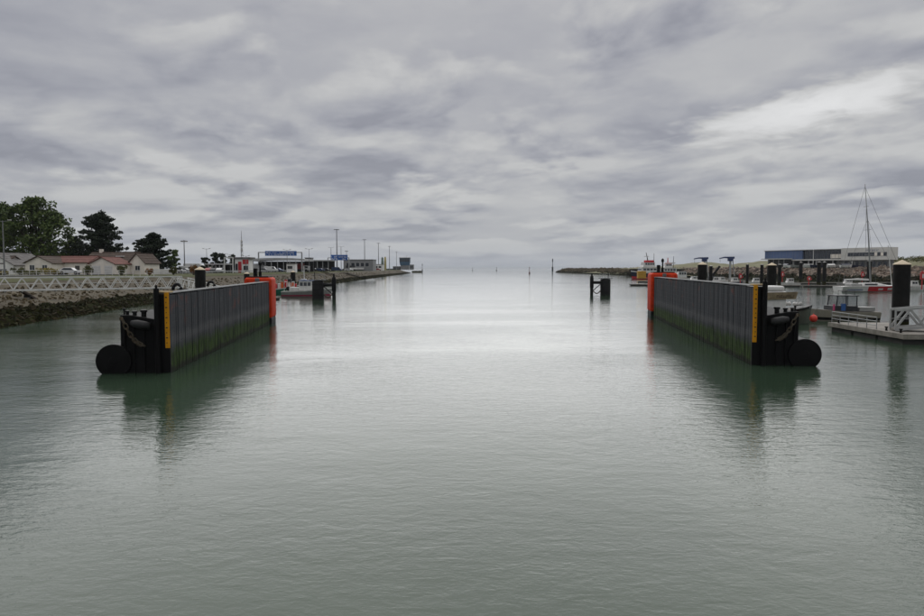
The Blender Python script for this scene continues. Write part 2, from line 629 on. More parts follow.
V_weed = varied('weed_stones', [(0.018, 0.021, 0.007), (0.036, 0.038, 0.012), (0.024, 0.022, 0.011), (0.055, 0.043, 0.022)], 0.9)
V_pale = varied('pale_stones', [(0.40, 0.32, 0.26), (0.25, 0.21, 0.18), (0.47, 0.40, 0.33), (0.33, 0.23, 0.18), (0.15, 0.135, 0.12)])
V_brown = varied('brown_stones', [(0.125, 0.098, 0.06), (0.10, 0.08, 0.046), (0.15, 0.12, 0.075), (0.11, 0.086, 0.054)])
rubble('rock_armour', LB, -0.9, 4.2, zl, 16000, 0.18, 0.5, V_weed, 'dark weed-covered boulders at the foot of the left bank', 'boulders', 1)
rubble('stone_pitching', LB, 4.2, 11.5, zl, 5500, 0.12, 0.34, V_brown, 'sandy brown stones facing the upper slope of the left bank', 'stones', 2)
rubble('rock_armour', RB, -0.9, 3.8, zr, 7000, 0.7, 1.9, V_weed, 'dark weed-covered boulders along the waterline of the right shore', 'boulders', 3)
rubble('stone_pitching', RB[:5], 3.4, 12.0, zr, 11000, 0.6, 1.5, V_pale, 'pale pinkish boulders of the slope below the blue and white building', 'stones', 4)
zb = zprof([(3, 1.6), (14, 4.3), (40, 4.5)])
rubble('rock_armour', RB[4:], 3.0, 22, zb, 5000, 1.0, 2.6, V_brown, 'brown stones of the long low breakwater reaching out to sea', 'boulders', 5)
# ================================================================== floating guide walls
def plank_mat():
    m = bpy.data.materials.new('fender_timber')
    m.use_nodes = True
    nt = m.node_tree
    L = nt.links.new
    b = nt.nodes['Principled BSDF']
    b.inputs['Roughness'].default_value = 0.8
    b.inputs['Specular IOR Level'].default_value = 0.15
    g = nt.nodes.new('ShaderNodeNewGeometry')
    tcn = nt.nodes.new('ShaderNodeTexCoord')
    ri = nt.nodes.new('ShaderNodeObjectInfo')
    sep_ = nt.nodes.new('ShaderNodeSeparateXYZ')
    L(g.outputs['Position'], sep_.inputs[0])
    def nz(scale, vec, detail=5, dist=0):
        n = nt.nodes.new('ShaderNodeTexNoise')
        n.inputs['Scale'].default_value = scale
        n.inputs['Detail'].default_value = detail
        n.inputs['Distortion'].default_value = dist
        L(vec, n.inputs['Vector'])
        return n.outputs[0]
    def mp(sc):
        q = nt.nodes.new('ShaderNodeMapping')
        q.inputs['Scale'].default_value = sc
        L(g.outputs['Position'], q.inputs[0])
        return q.outputs[0]
    def mth(op, a, c, cl=False):
        n = nt.nodes.new('ShaderNodeMath')
        n.operation = op
        n.use_clamp = cl
        for i, v in enumerate((a, c)):
            if isinstance(v, (int, float)):
                n.inputs[i].default_value = v
            else:
                L(v, n.inputs[i])
        return n.outputs[0]
    def rng(v, a, c, d, e):
        n = nt.nodes.new('ShaderNodeMapRange')
        n.interpolation_type = 'SMOOTHSTEP'
        L(v, n.inputs[0])
        for i, q in enumerate((a, c, d, e)):
            n.inputs[i + 1].default_value = q
        return n.outputs[0]
    def mix(f, a, c):
        n = nt.nodes.new('ShaderNodeMix')
        n.data_type = 'RGBA'
        L(f, n.inputs[0])
        for i, v in ((6, a), (7, c)):
            if isinstance(v, tuple):
                n.inputs[i].default_value = (*v, 1)
            else:
                L(v, n.inputs[i])
        return n.outputs[2]
    streak = nz(2.2, mp((2.5, 2.5, 0.10)), 6)
    blot = nz(0.7, mp((1, 1, 1)), 6)
    base = mix(rng(streak, 0.35, 0.7, 0, 1), (0.018, 0.020, 0.024), (0.050, 0.053, 0.061))
    base = mix(rng(ri.outputs['Random'], 0, 1, 0.0, 0.45), base, (0.024, 0.025, 0.028))
    base = mix(rng(g.outputs['Random Per Island'], 0.0, 1.0, 0.0, 0.55), base, (0.066, 0.070, 0.080))
    base = mix(mth('MULTIPLY', rng(nz(6.0, mp((2.5, 2.5, 0.2)), 4), 0.62, 0.72, 0, 1), 0.35), base, (0.24, 0.24, 0.235))
    # old red paint rubbed off by hulls
    red = mth('MULTIPLY', rng(nz(0.45, mp((1, 1, 1.6)), 5, 0.6), 0.57, 0.70, 0, 0.42), rng(sep_.outputs[2], 2.2, 3.2, 0, 1))
    base = mix(red, base, (0.20, 0.055, 0.035))
    # rust weeping from the fixings
    rust = mth('MULTIPLY', rng(nz(1.3, mp((3.2, 3.2, 0.22)), 4), 0.62, 0.74, 0, 0.5), rng(nz(0.5, mp((1, 1, 1)), 3), 0.45, 0.6, 0, 1))
    base = mix(rust, base, (0.095, 0.052, 0.030))
    # salt-bleached tide line, then weed below it
    z = mth('ADD', sep_.outputs[2], mth('MULTIPLY', mth('SUBTRACT', blot, 0.5), 0.7))
    tide = mth('MULTIPLY', rng(z, 1.5, 1.9, 0, 1), rng(z, 2.0, 2.5, 1, 0))
    base = mix(mth('MULTIPLY', tide, 0.22), base, (0.17, 0.17, 0.165))
    weedc = mix(rng(nz(1.8, mp((1.5, 1.5, 0.5)), 6), 0.35, 0.65, 0, 1), (0.012, 0.024, 0.005), (0.036, 0.068, 0.012))
    z2 = mth('ADD', z, mth('MULTIPLY', mth('SUBTRACT', streak, 0.5), 1.0))
    base = mix(rng(z2, 1.0, 1.7, 1, 0), base, weedc)
    base = mix(rng(z, 0.15, 0.45, 1, 0), base, (0.012, 0.016, 0.008))
    L(base, b.inputs['Base Color'])
    # sawn grain, and the joints between stacked timbers
    wv = nt.nodes.new('ShaderNodeMath')
    wv.operation = 'PINGPONG'
    L(sep_.outputs[2], wv.inputs[0])
    wv.inputs[1].default_value = 0.21
    hgt = mth('ADD', rng(wv.outputs[0], 0.0, 0.02, 0, 1), mth('MULTIPLY', nz(9, mp((1, 1, 0.15)), 5), 0.6))
    bp = nt.nodes.new('ShaderNodeBump')
    bp.inputs['Strength'].default_value = 1
    bp.inputs['Distance'].default_value = 0.012
    L(hgt, bp.inputs['Height'])
    L(bp.outputs[0], b.inputs['Normal'])
    return m
M_plank = plank_mat()
M_black = mat('black_steel', (0.0045, 0.0045, 0.005), 0.6, var=0.3, scale=1.5, bump=0.01, spec=0.16)
M_rubber = mat('black_rubber', (0.006, 0.006, 0.0065), 0.5, var=0.3, scale=2, bump=0.01, spec=0.25)
M_coping = mat('coping_steel', (0.15, 0.155, 0.16), 0.7, var=0.35, scale=0.8)
M_orange = mat('orange_paint', (0.62, 0.042, 0.008), 0.65, var=0.26, scale=1.6, streak=0.6, bump=0.015, spec=0.15)
M_yellow = mat('yellow_board', (0.66, 0.29, 0.008), 0.6, var=0.12, scale=1.5, streak=0.25, spec=0.2)
M_mark = mat('black_marks', (0.015, 0.015, 0.015), 0.6)
M_cream = mat('cream_cap', (0.62, 0.47, 0.26), 0.7, var=0.2, scale=1.2, streak=0.2)
M_chain = mat('weathered_chain', (0.085, 0.08, 0.064), 0.75, metal=0.1, var=0.35, scale=4, bump=0.01, dirt=(0.07, 0.045, 0.02))

def link_mesh(l, w, r):
    m = MB()
    pts = []
    for i in range(14):
        t = 2 * math.pi * i / 14
        x = math.cos(t) * w / 2
        z = math.sin(t) * w / 2 + (l / 2 - w / 2) * (1 if math.sin(t) > 0 else -1)
        pts.append(Vector((x, 0, z)))
    n = 6
    b0 = len(m.v)
    for i, p in enumerate(pts):
        d = (pts[(i + 1) % 14] - pts[i - 1]).normalized()
        s = Vector((0, 1, 0))
        u = d.cross(s)
        for j in range(n):
            a = 2 * math.pi * j / n
            m.v.append(tuple(p + s * math.cos(a) * r + u * math.sin(a) * r))
    for i in range(14):
        for j in range(n):
            a, b = b0 + i * n + j, b0 + i * n + (j + 1) % n
            c, d = b0 + ((i + 1) % 14) * n + (j + 1) % n, b0 + ((i + 1) % 14) * n + j
            m.f.append((a, b, c, d))
    return m

def guide_wall(near, far, H, s, label, tip, light=True):
    """Local frame: x along the wall away from the camera, y*s away from the channel, z up."""
    d = far - near
    L = d.length
    rz = math.atan2(d.y, d.x)
    t = thing('guide_wall', label, 'guide wall', (near.x, near.y, 0), rz, 'floating guide walls')
    def bx(x0, x1, y0, y1, z0, z1, name, mt, par=t, bev=0.0):
        a, b = sorted((y0 * s, y1 * s))
        return MB().box(x0, x1, a, b, z0, z1).build(name, mt, par, bevel=bev)
    n = round(L / 1.5)
    w = L / n
    # each panel: four upright timbers with open joints, the panel's own outline set off by a wider joint
    for i in range(n):
        m = MB()
        g = 0.055
        bw = (w - g) / 4
        dz = random.uniform(-0.05, 0.03)
        for q in range(4):
            x0 = i * w + g / 2 + q * bw + 0.010
            pr = random.uniform(-0.012, 0.012)
            a, b = sorted(((pr) * s, 0.24 * s))
            m.box(x0, x0 + bw - random.choice((0.016, 0.02, 0.03, 0.05)), a, b, -0.8, H - 0.10 + dz + random.uniform(-0.02, 0.0))
        m.build('panel', M_plank, t, bevel=0.012, seg=1)
    bx(0.02, L, 0.243, 0.72, -0.8, H - 0.14, 'backing_frame', M_black)
    bx(-0.02, L + 0.02, -0.03, 0.80, H - 0.06, H, 'coping', M_coping, bev=0.015)
    bx(-0.05, 0.55, -0.034, 0.804, H + 0.003, H + 0.075, 'corner_plate', M_cream, bev=0.01)
    # end of the wall that faces the camera
    bx(-0.17, 0.0, -0.02, 0.80, -0.8, H - 0.07, 'end_frame', M_black, bev=0.03)
    yb = bx(-0.235, -0.175, -0.02, 0.225, 1.45, H + 0.02, 'draught_board', M_yellow, bev=0.006)
    zt = H - 0.25
    k_ = 0
    while zt > 1.7:                               # depth marks
        a, b = sorted(((0.11 if k_ % 2 else 0.07) * s, (0.16 if k_ % 2 else 0.18) * s))
        MB().box(-0.243, -0.236, a, b, zt - 0.045, zt + 0.02).build('depth_mark', M_mark, yb)
        zt -= 0.29
        k_ += 1
    # guide post
    px_l = 0.62
    MB().lathe([(0.15, -0.5), (0.15, H + 0.25), (0.07, H + 0.27), (0.07, H + 0.42), (0.05, H + 0.45)], 14, (-0.32, px_l * s, 0)).build('guide_post', M_black, t, smooth='auto')
    # end pontoon: plated box with ribs, deck fittings
    P0, P1, ZT = 0.83, 2.75, 3.35
    m = MB()
    ol = [(P0, -0.7), (P1, -0.7), (P1, ZT), (P1 - 0.55, ZT), (P0, ZT - 0.25)]
    m.prism([(a * s, b) for a, b in ol], 0.0, 6.5, axis='x')
    m.build('pontoon', M_black, t, bevel=0.05)
    for yy in (1.45, 2.0, 2.5):
        a, b = sorted(((yy - 0.04) * s, (yy + 0.04) * s))
        MB().box(-0.12, 0.02, a, b, -0.5, 2.85).build('rib', M_black, t)
    for yy, zz, rr, hh in ((1.55, ZT - 0.16, 0.14, 0.42), (2.05, ZT - 0.1, 0.11, 0.30), (2.45, ZT, 0.09, 0.22), (2.62, ZT, 0.05, 0.35)):
        MB().lathe([(rr, zz - 0.1), (rr, zz + hh * 0.7), (rr * 1.4, zz + hh * 0.75), (rr * 1.4, zz + hh), (rr * 0.6, zz + hh + 0.03)], 12, (0.35, yy * s, 0)).build('bollard', M_rubber, t, smooth='auto')
    # grey roller fender slung beside the post
    MB().tube([(-0.30, 1.02 * s, 2.72), (-0.34, 1.35 * s, 2.78), (-0.30, 1.75 * s, 2.86), (-0.2, 2.05 * s, 2.92)], [0.2, 0.25, 0.24, 0.15], 14).build('roller_fender', mat('grey_rubber', (0.018, 0.018, 0.019), 0.6, var=0.35, scale=3, bump=0.02), t, smooth=True)
    # chain hanging across the pontoon's end
    ch = MB().lathe([(0.10, -0.06), (0.10, 0.06)], 10, (-0.16, 2.62 * s, 3.16), 'x').build('chain', M_chain, t)
    p0, p1 = Vector((-0.2, 2.55 * s, 3.14)), Vector((-0.2, 1.45 * s, 1.62))
    lm = None
    NL = 9
    for i in range(NL):
        u = (i + 0.5) / NL
        p = p0.lerp(p1, u) + Vector((0, 0, -0.34 * math.sin(math.pi * u)))
        q0 = p0.lerp(p1, u - 0.05) + Vector((0, 0, -0.34 * math.sin(math.pi * (u - 0.05))))
        q1 = p0.lerp(p1, u + 0.05) + Vector((0, 0, -0.34 * math.sin(math.pi * (u + 0.05))))
        if lm is None:
            o = link_mesh(0.36, 0.21, 0.036).build('link', M_chain, ch, smooth=True)
            lm = o
        else:
            o = lm.copy()
            COL.objects.link(o)
        o.location = p
        o.rotation_euler = (q1 - q0).to_track_quat('Z', 'Y').to_euler()
        if i % 2:
            o.rotation_euler = ((q1 - q0).to_track_quat('Z', 'Y') @ Matrix.Rotation(R(80), 3, 'Z').to_quaternion()).to_euler()
    # big float tank lying along the back
    fd = MB().lathe([(0.0001, 0), (0.88, 0.02), (0.95, 0.09), (0.95, 12.0), (0.86, 12.1), (0.0001, 12.12)], 40, (-0.1, 3.12 * s, 0.72), 'x').build('float_tank', M_rubber, t, smooth='auto')
    MB().lathe([(0.90, -0.035), (0.962, -0.03), (0.962, 0.16), (0.90, 0.17)], 40, (-0.1, 3.12 * s, 0.72), 'x').build('rim_band', M_black, fd, smooth='auto')
    for q in range(12):
        an = q * math.pi / 6
        MB().lathe([(0.035, -0.04), (0.035, 0.0)], 6, (-0.10, 3.12 * s + 0.72 * math.cos(an), 0.72 + 0.72 * math.sin(an)), 'x').build('bolt', M_black, fd)
    MB().lathe([(0.26, -0.05), (0.24, -0.09), (0.05, -0.10)], 20, (-0.06, 3.12 * s, 0.72), 'x').build('hub_plate', M_black, fd, smooth='auto')
    for xx in (3.0, 6.0, 9.0):
        MB().lathe([(0.955, -0.06), (0.985, -0.05), (0.985, 0.05), (0.955, 0.06)], 40, (xx, 3.12 * s, 0.72), 'x').build('strap', M_black, fd, smooth='auto')
    # horse-shoe bollards along the top
    for xx in tip['bollards']:
        m = MB()
        pts = []
        for i in range(9):
            a = math.pi * i / 8
            pts.append((xx + 0.0, (0.5 - 0.25 * math.cos(a)) * s, H + 0.06 + 0.36 * math.sin(a)))
        m.tube(pts, 0.1, 10)
        m.build('bollard', M_rubber, t, smooth=True)
    # rounded orange fender at the far end
    W0, W1 = tip['w']
    x0, x1 = L + 0.12, L + tip['len']
    a, b = sorted((W0 * s, W1 * s))
    ob = MB().box(x0, x1, a, b, 0.55, H + tip['up']).build('end_fender', M_orange, t, smooth=True, bevel=0.34, seg=5)
    MB().box(x0 + 0.05, x1 - 0.05, a + 0.05, b - 0.05, -0.8, 0.80).build('fender_foot', M_black, ob, bevel=0.3, seg=4)
    MB().box(x0 + 0.3, x1 - 0.3, a + 0.35, b - 0.35, H + tip['up'] - 0.01, H + tip['up'] + 0.14).build('top_plate', M_black, ob, bevel=0.03)
    ym = (a + b) / 2
    zt = H + tip['up'] + 0.14
    m = MB()
    m.lathe([(0.16, zt), (0.16, zt + 0.5), (0.09, zt + 0.55), (0.09, zt + tip['mast']), (0.05, zt + tip['mast'] + 0.02)], 12, ((x0 + x1) / 2, ym, 0))
    mm = m.build('light_post', M_black, t, smooth='auto')
    MB().lathe([(0.05, 0), (0.17, 0.02), (0.17, 0.34), (0.10, 0.42), (0.02, 0.5)], 12, ((x0 + x1) / 2, ym, zt + tip['mast'])).build('lantern', M_black, mm, smooth='auto')
    MB().box((x0 + x1) / 2 - 0.25, (x0 + x1) / 2 + 0.25, ym + 0.3, ym + 0.7, zt, zt + 0.85).build('battery_box', M_black, t, bevel=0.03)
    # inspection hatch seen on the fender's camera side
    MB().box(L - 0.03, L + 0.10, (a + b) / 2 - 0.2, (a + b) / 2 + 0.25, H + 0.02, H + tip['up'] - 0.06).build('bracket', M_coping, t, bevel=0.03)
    return t

guide_wall(onz(171.5, 372.5), onz(269.5, 324.0), 4.62, 1, 'long dark timber-faced guide wall with orange end on the left of the channel',
           dict(bollards=(3.2, 11.5), w=(-0.25, 2.65), len=3.4, up=0.42, mast=1.15))
guide_wall(onz(751, 364.9), onz(653.5, 316.6), 4.97, -1, 'long dark timber-faced guide wall with orange end on the right of the channel',
           dict(bollards=(), w=(-0.35, 2.9), len=3.6, up=0.50, mast=1.2))
# ================================================================== dolphins, piles, footbridges, pontoons
M_pile = mat('pile_steel', (0.017, 0.0165, 0.016), 0.7, var=0.3, scale=1.2, streak=0.4, bump=0.01, spec=0.12)
M_pilecap = mat('pile_cap', (0.60, 0.50, 0.36), 0.7, var=0.15, scale=1.5, streak=0.15)
M_capwhite = mat('pile_cap_white', (0.62, 0.61, 0.58), 0.7, var=0.15, scale=1.5)
M_alu = mat('painted_aluminium', (0.72, 0.72, 0.70), 0.55, var=0.16, scale=0.9, streak=0.2)
M_galv = mat('galvanised_steel', (0.36, 0.37, 0.37), 0.5, metal=0.2, var=0.2, scale=1.2)
M_deck = mat('grey_deck', (0.25, 0.23, 0.205), 0.85, var=0.3, scale=0.8, bump=0.01)
M_darkdeck = mat('dark_pontoon', (0.050, 0.048, 0.046), 0.8, var=0.3, scale=0.8)
M_redpost = mat('red_paint', (0.50, 0.03, 0.035), 0.5, var=0.12, scale=2)
M_white = mat('white_paint', (0.72, 0.71, 0.69), 0.5, var=0.14, scale=0.8, streak=0.25)

def dolphin(loc, s, label):
    """Big fender drum, slim outer pile, walkway and slack chain between them (s = side of the slim pile)."""
    t = thing('mooring_dolphin', label, 'dolphin', loc, 0, 'mooring dolphins in the channel')
    MB().lathe([(1.12, -0.8), (1.14, 0.0), (1.14, 3.45), (1.08, 3.6), (0.6, 3.72)], 28).build('fender_drum', M_rubber, t, smooth='auto')
    for zz in (0.9, 1.9, 2.9):
        MB().lathe([(1.142, zz - 0.07), (1.18, zz - 0.05), (1.18, zz + 0.05), (1.142, zz + 0.07)], 28).build('drum_band', M_black, t, smooth='auto')
    MB().box(-1.5, 1.5, -0.9, 0.9, 3.74, 3.86).build('top_grating', M_coping, t, bevel=0.02)
    x = 3.1 * s
    p = MB().lathe([(0.36, -0.8), (0.36, 4.3), (0.20, 4.35), (0.16, 5.0), (0.04, 5.05)], 18, (x, 0, 0)).build('outer_pile', M_pile, t, smooth='auto')
    MB().lathe([(0.41, 1.6), (0.43, 1.65), (0.43, 3.9), (0.41, 3.95)], 18, (x, 0, 0)).build('pile_sleeve', M_black, p, smooth='auto')
    MB().tube([(1.0 * s, 0, 2.85), (x - 0.3 * s, 0, 2.85)], 0.34, 14).build('fender_arm', M_rubber, t, smooth='auto')
    MB().bar((1.0 * s, 0, 2.6), (x - 0.3 * s, 0, 1.0), 0.16).build('brace', M_pile, t)
    pts = []
    for i in range(11):
        u = i / 10
        pts.append(((1.1 + (2.75 - 1.1) * u) * s, 0.1, 1.0 - 0.65 * math.sin(math.pi * u)))
    MB().tube(pts, 0.12, 8).build('slack_chain', M_chain, t, smooth=True)
    MB().tube([(0.75 * -s, 0.5, 3.86), (0.75 * -s, 0.5, 5.3)], 0.07, 8).build('marker_post', M_black, t)
    MB().box(-1.2, 1.2, 0.84, 0.88, 4.75, 4.82).build('handrail', M_galv, t)
    for q in (-1.15, 0, 1.15):
        MB().box(q - 0.03, q + 0.03, 0.83, 0.89, 3.86, 4.74).build('rail_post', M_galv, t)
    return t
p = onz(317, 299.6)
dolphin((p.x, p.y + 1.1, 0), 1, 'black fender drum with slim outer pile beside the white fishing boat')
p = onz(606.3, 295.2)
dolphin((p.x, p.y + 1.1, 0), -1, 'black fender drum with slim outer pile on the right of the channel, off the breakwater')

# ---- round steel mooring piles
def make_pile(loc, r, z1, label, cap, capmat, low=False):
    t = thing('mooring_pile', label, 'pile', loc, 0, 'steel mooring piles')
    b = MB().lathe([(r, -1.0), (r, z1), (r * 0.9, z1 + 0.004)], 22).build('shaft', M_pile, t, smooth='auto')
    MB().lathe([(r * 1.07, z1 + 0.005), (r * 1.07, z1 + 0.05), (0.03, z1 + cap), (0.01, z1 + cap + 0.01)], 22).build('cone_cap', capmat, t, smooth='auto')
    MB().lathe([(r * 1.005, 0.0), (r * 1.02, 0.05), (r * 1.02, 1.1), (r * 1.005, 1.5)], 22).build('weed_band', M_weed, t, smooth='auto')
    if low:
        MB().lathe([(r * 1.02, 1.5), (r * 1.12, 1.52), (r * 1.12, z1 * 0.55), (r * 1.02, z1 * 0.55 + 0.02)], 22).build('guide_collar', M_black, t, smooth='auto')
    return t
PILES = [  # px, depth, cap apex py, radius, label, big cap
    (200, 84, 266.6, 0.64, 'stout steel pile with pale cone cap behind the left guide wall'),
    (246.7, 158, 272.0, 0.64, 'dark steel pile just behind the orange end of the left guide wall'),
    (293, 168, 270.5, 0.58, 'brown steel pile behind the bow of the green hulled boat'),
    (702.5, 96, 261.8, 0.64, 'stout brown pile with pale cone cap behind the middle of the right guide wall'),
    (772, 100, 262.6, 0.65, 'stout pile with pale cone cap and dark collar, behind the right guide wall'),
    (902.3, 57, 259.8, 0.65, 'tallest and nearest mooring pile, black with cream cone cap, beside the gangway'),
    (711, 190, 265.5, 0.45, 'thin dark pile right beside the stout brown pile'),
    (747.5, 230, 264.0, 0.48, 'thin dark pile with pale top, on its own left of the yellow draught board'),
    (762, 215, 264.2, 0.48, 'thin dark pile close to the left of the stout collared pile'),
    (779.8, 205, 264.0, 0.50, 'thin dark pile close to the right of the stout collared pile'),
    (819.3, 222, 261.6, 0.62, 'left one of two dark piles standing close together below the glazed front'),
    (824.7, 236, 261.8, 0.62, 'right one of two dark piles standing close together below the glazed front'),
    (869.5, 200, 260.4, 0.62, 'dark pile with white cap right behind the mast of the racing yacht'),
    (801, 300, 262.2, 0.8, 'short stubby pile with white top seen against the boat park'),
]
for i, (px, d, py, r, lab) in enumerate(PILES):
    apex = at(px, py, d)
    cap = 0.42 if r > 0.57 and i < 6 else 0.16
    make_pile((apex.x, d, 0), r, apex.z - cap, lab, cap, M_pilecap if i < 6 else M_capwhite, low=(i == 4))

# ---- truss footbridges
def truss_bridge(a, b, width, hgt, panel, label, name='footbridge', cat='footbridge', chord=0.14, end=True, mt=None, dw=0.08):
    """Two lattice sides between a and b (deck centre line ends), deck and chords each their own part."""
    mt = mt or M_alu
    a, b = Vector(a), Vector(b)
    d = b - a
    flat = Vector((d.x, d.y, 0))
    L = flat.length
    t = thing(name, label, cat, a, math.atan2(d.y, d.x))
    sl = d.z / L
    n = max(2, round(L / panel))
    def Z(x):
        return sl * x
    for sd in (-1, 1):
        y = sd * width / 2
        MB().bar((0, y, Z(0)), (L, y, Z(L)), chord, chord * 1.3).build('bottom_chord', mt, t)
        MB().bar((0, y, Z(0) + hgt), (L, y, Z(L) + hgt), chord, chord).build('top_chord', mt, t)
        MB().bar((0, y, Z(0) + hgt * 0.5), (L, y, Z(L) + hgt * 0.5), 0.04, 0.04).build('mid_rail', mt, t)
        for i in range(n):
            x0, x1 = L * i / n, L * (i + 1) / n
            xm = (x0 + x1) / 2
            MB().bar((x0, y, Z(x0) + 0.05), (xm, y, Z(xm) + hgt - 0.05), dw, dw).build('diagonal', mt, t)
            MB().bar((xm, y, Z(xm) + hgt - 0.05), (x1, y, Z(x1) + 0.05), dw, dw).build('diagonal', mt, t)
        if end:
            for x in (0.0, L):
                MB().bar((x, y, Z(x) - 0.05), (x, y, Z(x) + hgt + 0.05), 0.12, 0.12).build('end_post', mt, t)
    m = MB()
    m.loft([[(0, -width / 2 + 0.06, Z(0) - 0.06), (0, width / 2 - 0.06, Z(0) - 0.06), (0, width / 2 - 0.06, Z(0) + 0.02), (0, -width / 2 + 0.06, Z(0) + 0.02)],
            [(L, -width / 2 + 0.06, Z(L) - 0.06), (L, width / 2 - 0.06, Z(L) - 0.06), (L, width / 2 - 0.06, Z(L) + 0.02), (L, -width / 2 + 0.06, Z(L) + 0.02)]])
    m.build('deck', M_deck, t)
    for i in range(n):
        x = L * (i + 0.5) / n
        MB().box(x - 0.05, x + 0.05, -width / 2 + 0.05, width / 2 - 0.05, Z(x) - 0.22, Z(x) - 0.07).build('cross_beam', mt, t)
    return t
# level footbridge in front of the houses, then the ramp that drops behind the left guide wall
A = at(-60, 291.5, 74.5)
B = at(181, 287.6, 90.0)
truss_bridge(A, B, 1.1, 1.50, 1.72, 'long pale lattice footbridge in front of the low white houses')
C = at(183, 288.5, 92)
D = at(238, 300, 119)
truss_bridge(C, D, 1.4, 1.45, 1.75, 'short pale lattice ramp running down behind the left guide wall')
# trestle that carries the joint of the two
t = thing('bridge_pier', 'dark steel trestle under the end of the pale footbridge', 'pier', (B.x + 0.5, B.y + 1.0, 0), 0)
for sx in (-0.9, 0.9):
    MB().lathe([(0.22, -0.8), (0.22, B.z - 0.35)], 12, (sx, 0, 0)).build('leg', M_pile, t, smooth='auto')
MB().box(-1.4, 1.4, -0.25, 0.25, B.z - 0.349, B.z - 0.24).build('cap_beam', M_pile, t)
# landing stage at the foot of the ramp
t = thing('floating_pontoon', 'low grey pontoon at the foot of the pale ramp', 'pontoon', (D.x, D.y + 3, 0), R(-20))
MB().box(-2.5, 2.5, -3, 8, 0.32, 0.6).build('deck', M_deck, t, bevel=0.02)
MB().box(-2.3, 2.3, -2.8, 7.8, -0.4, 0.315).build('float', M_darkdeck, t)

# dark timbers lying down the near left slope
for i, (pa, za, pb, zb2, lab) in enumerate((((1.5, 292.5), 2.9, (18, 305), 1.2, 'dark timber lying down the near left bank, the one at the picture edge'),
                                        ((21, 291.5), 3.1, (41, 303.5), 1.3, 'dark timber lying down the near left bank, the one further along'))):
    a, b = onz(*pa, za), onz(*pb, zb2)
    t = thing('slope_timber', lab, 'timber', a, 0, 'timbers on the left bank')
    MB().bar((0, 0, 0.12), b - a + Vector((0, 0, 0.12)), 0.45, 0.3).build('beam', mat('old_timber', (0.04, 0.026, 0.018), 0.85, var=0.3, scale=2, bump=0.02), t, bevel=0.03)
    for u in (0.3, 0.7):
        q = (b - a) * u
        MB().box(q.x - 0.4, q.x + 0.4, q.y - 0.12, q.y + 0.12, q.z - 0.3, q.z + 0.02).build('cleat', M_pile, t)

# ---- right-hand pontoon with its railing, and the gangway up from it
t = thing('floating_pontoon', 'grey decked pontoon with railing in the right foreground under the gangway', 'pontoon', (34.8, 52.4, 0), R(-3.0))
PW, PL = 6.0, 12.0
n = 11
for i in range(n):
    y0, y1 = PL * i / n, PL * (i + 1) / n
    MB().box(0.05, PW, y0 + 0.012, y1 - 0.012, 0.66, 0.82).build('deck_panel', M_deck, t, bevel=0.01, seg=1)
MB().box(-0.02, 0.045, -0.05, PL, 0.42, 0.84).build('fender_strip', mat('fender_wood', (0.30, 0.275, 0.24), 0.8, var=0.25, scale=1.2, streak=0.3), t, bevel=0.015)
MB().box(0.045, PW, -0.05, 0.0, 0.42, 0.84).build('fender_strip', MATS['fender_wood'], t, bevel=0.015)
for i in range(3):
    MB().box(0.18, PW - 0.2, 0.3 + i * 3.9, 3.9 + i * 3.9, -0.45, 0.655).build('float', M_darkdeck, t, bevel=0.06)
MB().box(PW - 0.5, PW + 9, 0.3, 3.3, 0.60, 0.80).build('side_deck', M_deck, t, bevel=0.01)
MB().box(PW, PW + 8.8, 0.5, 3.1, -0.4, 0.595).build('float', M_darkdeck, t)
def railing(par, pts, h=1.05, rails=(1.0, 0.68, 0.36), mt=None, r=0.028):
    mt = mt or M_galv
    for a, b in zip(pts, pts[1:]):
        a, b = Vector(a), Vector(b)
        for f in rails:
            o = Vector((0, 0, h * f))
            MB().tube([a + o, b + o], r, 6).build('rail', mt, par)
        n_ = max(1, round((b - a).length / 1.5))
        for i in range(n_ + 1):
            q = a.lerp(b, i / n_)
            MB().tube([q, q + Vector((0, 0, h))], r * 1.2, 6).build('rail_post', mt, par)
railing(t, [(0.25, 4.2, 0.82), (0.25, 11.8, 0.82)], r=0.035)
for yy in (1.2, 3.2, 11.0):
    m = MB()
    m.lathe([(0.09, 0.82), (0.07, 1.05), (0.13, 1.1), (0.13, 1.16)], 10, (0.5, yy, 0))
    m.build('mooring_cleat', M_pile, t)
# gangway
truss_bridge((36.0, 55.6, 0.98), (50.0, 51.5, 2.7), 1.3, 1.6, 2.1, 'pale lattice gangway rising from the grey pontoon out of the picture on the right', name='gangway', cat='gangway', chord=0.2, mt=mat('gangway_grey', (0.40, 0.405, 0.40), 0.6, var=0.15, streak=0.2), dw=0.15)

# ---- distant marina walkways
def walkway(a, b, w, label, fingers=0, post=0):
    a, b = Vector(a), Vector(b)
    d = b - a
    L = d.length
    t = thing('marina_pontoon', label, 'pontoon', a, math.atan2(d.y, d.x), 'marina pontoons')
    n_ = max(1, int(L / 12))
    for i in range(n_):
        MB().box(L * i / n_ + 0.03, L * (i + 1) / n_ - 0.03, -w / 2, w / 2, 0.42, 0.68).build('deck_section', M_deck, t)
        MB().box(L * i / n_ + 0.5, L * (i + 1) / n_ - 0.5, -w / 2 + 0.15, w / 2 - 0.15, -0.3, 0.415).build('float', M_darkdeck, t)
    for i in range(fingers):
        x = L * (i + 0.5) / fingers
        MB().box(x - 0.5, x + 0.5, -w / 2 - 8, -w / 2 - 0.02, 0.40, 0.62).build('finger', M_darkdeck, t)
    return t
walkway((98, 224, 0), (136, 204, 0), 2.4, 'long low pontoon behind the racing yacht, running left to right', 0)
walkway((92, 250, 0), (176, 262, 0), 2.2, 'dark low pontoon close under the pale rubble bank', 4)
walkway((58, 232, 0), (92, 226, 0), 2.2, 'low pontoon behind the near end of the right guide wall', 2)
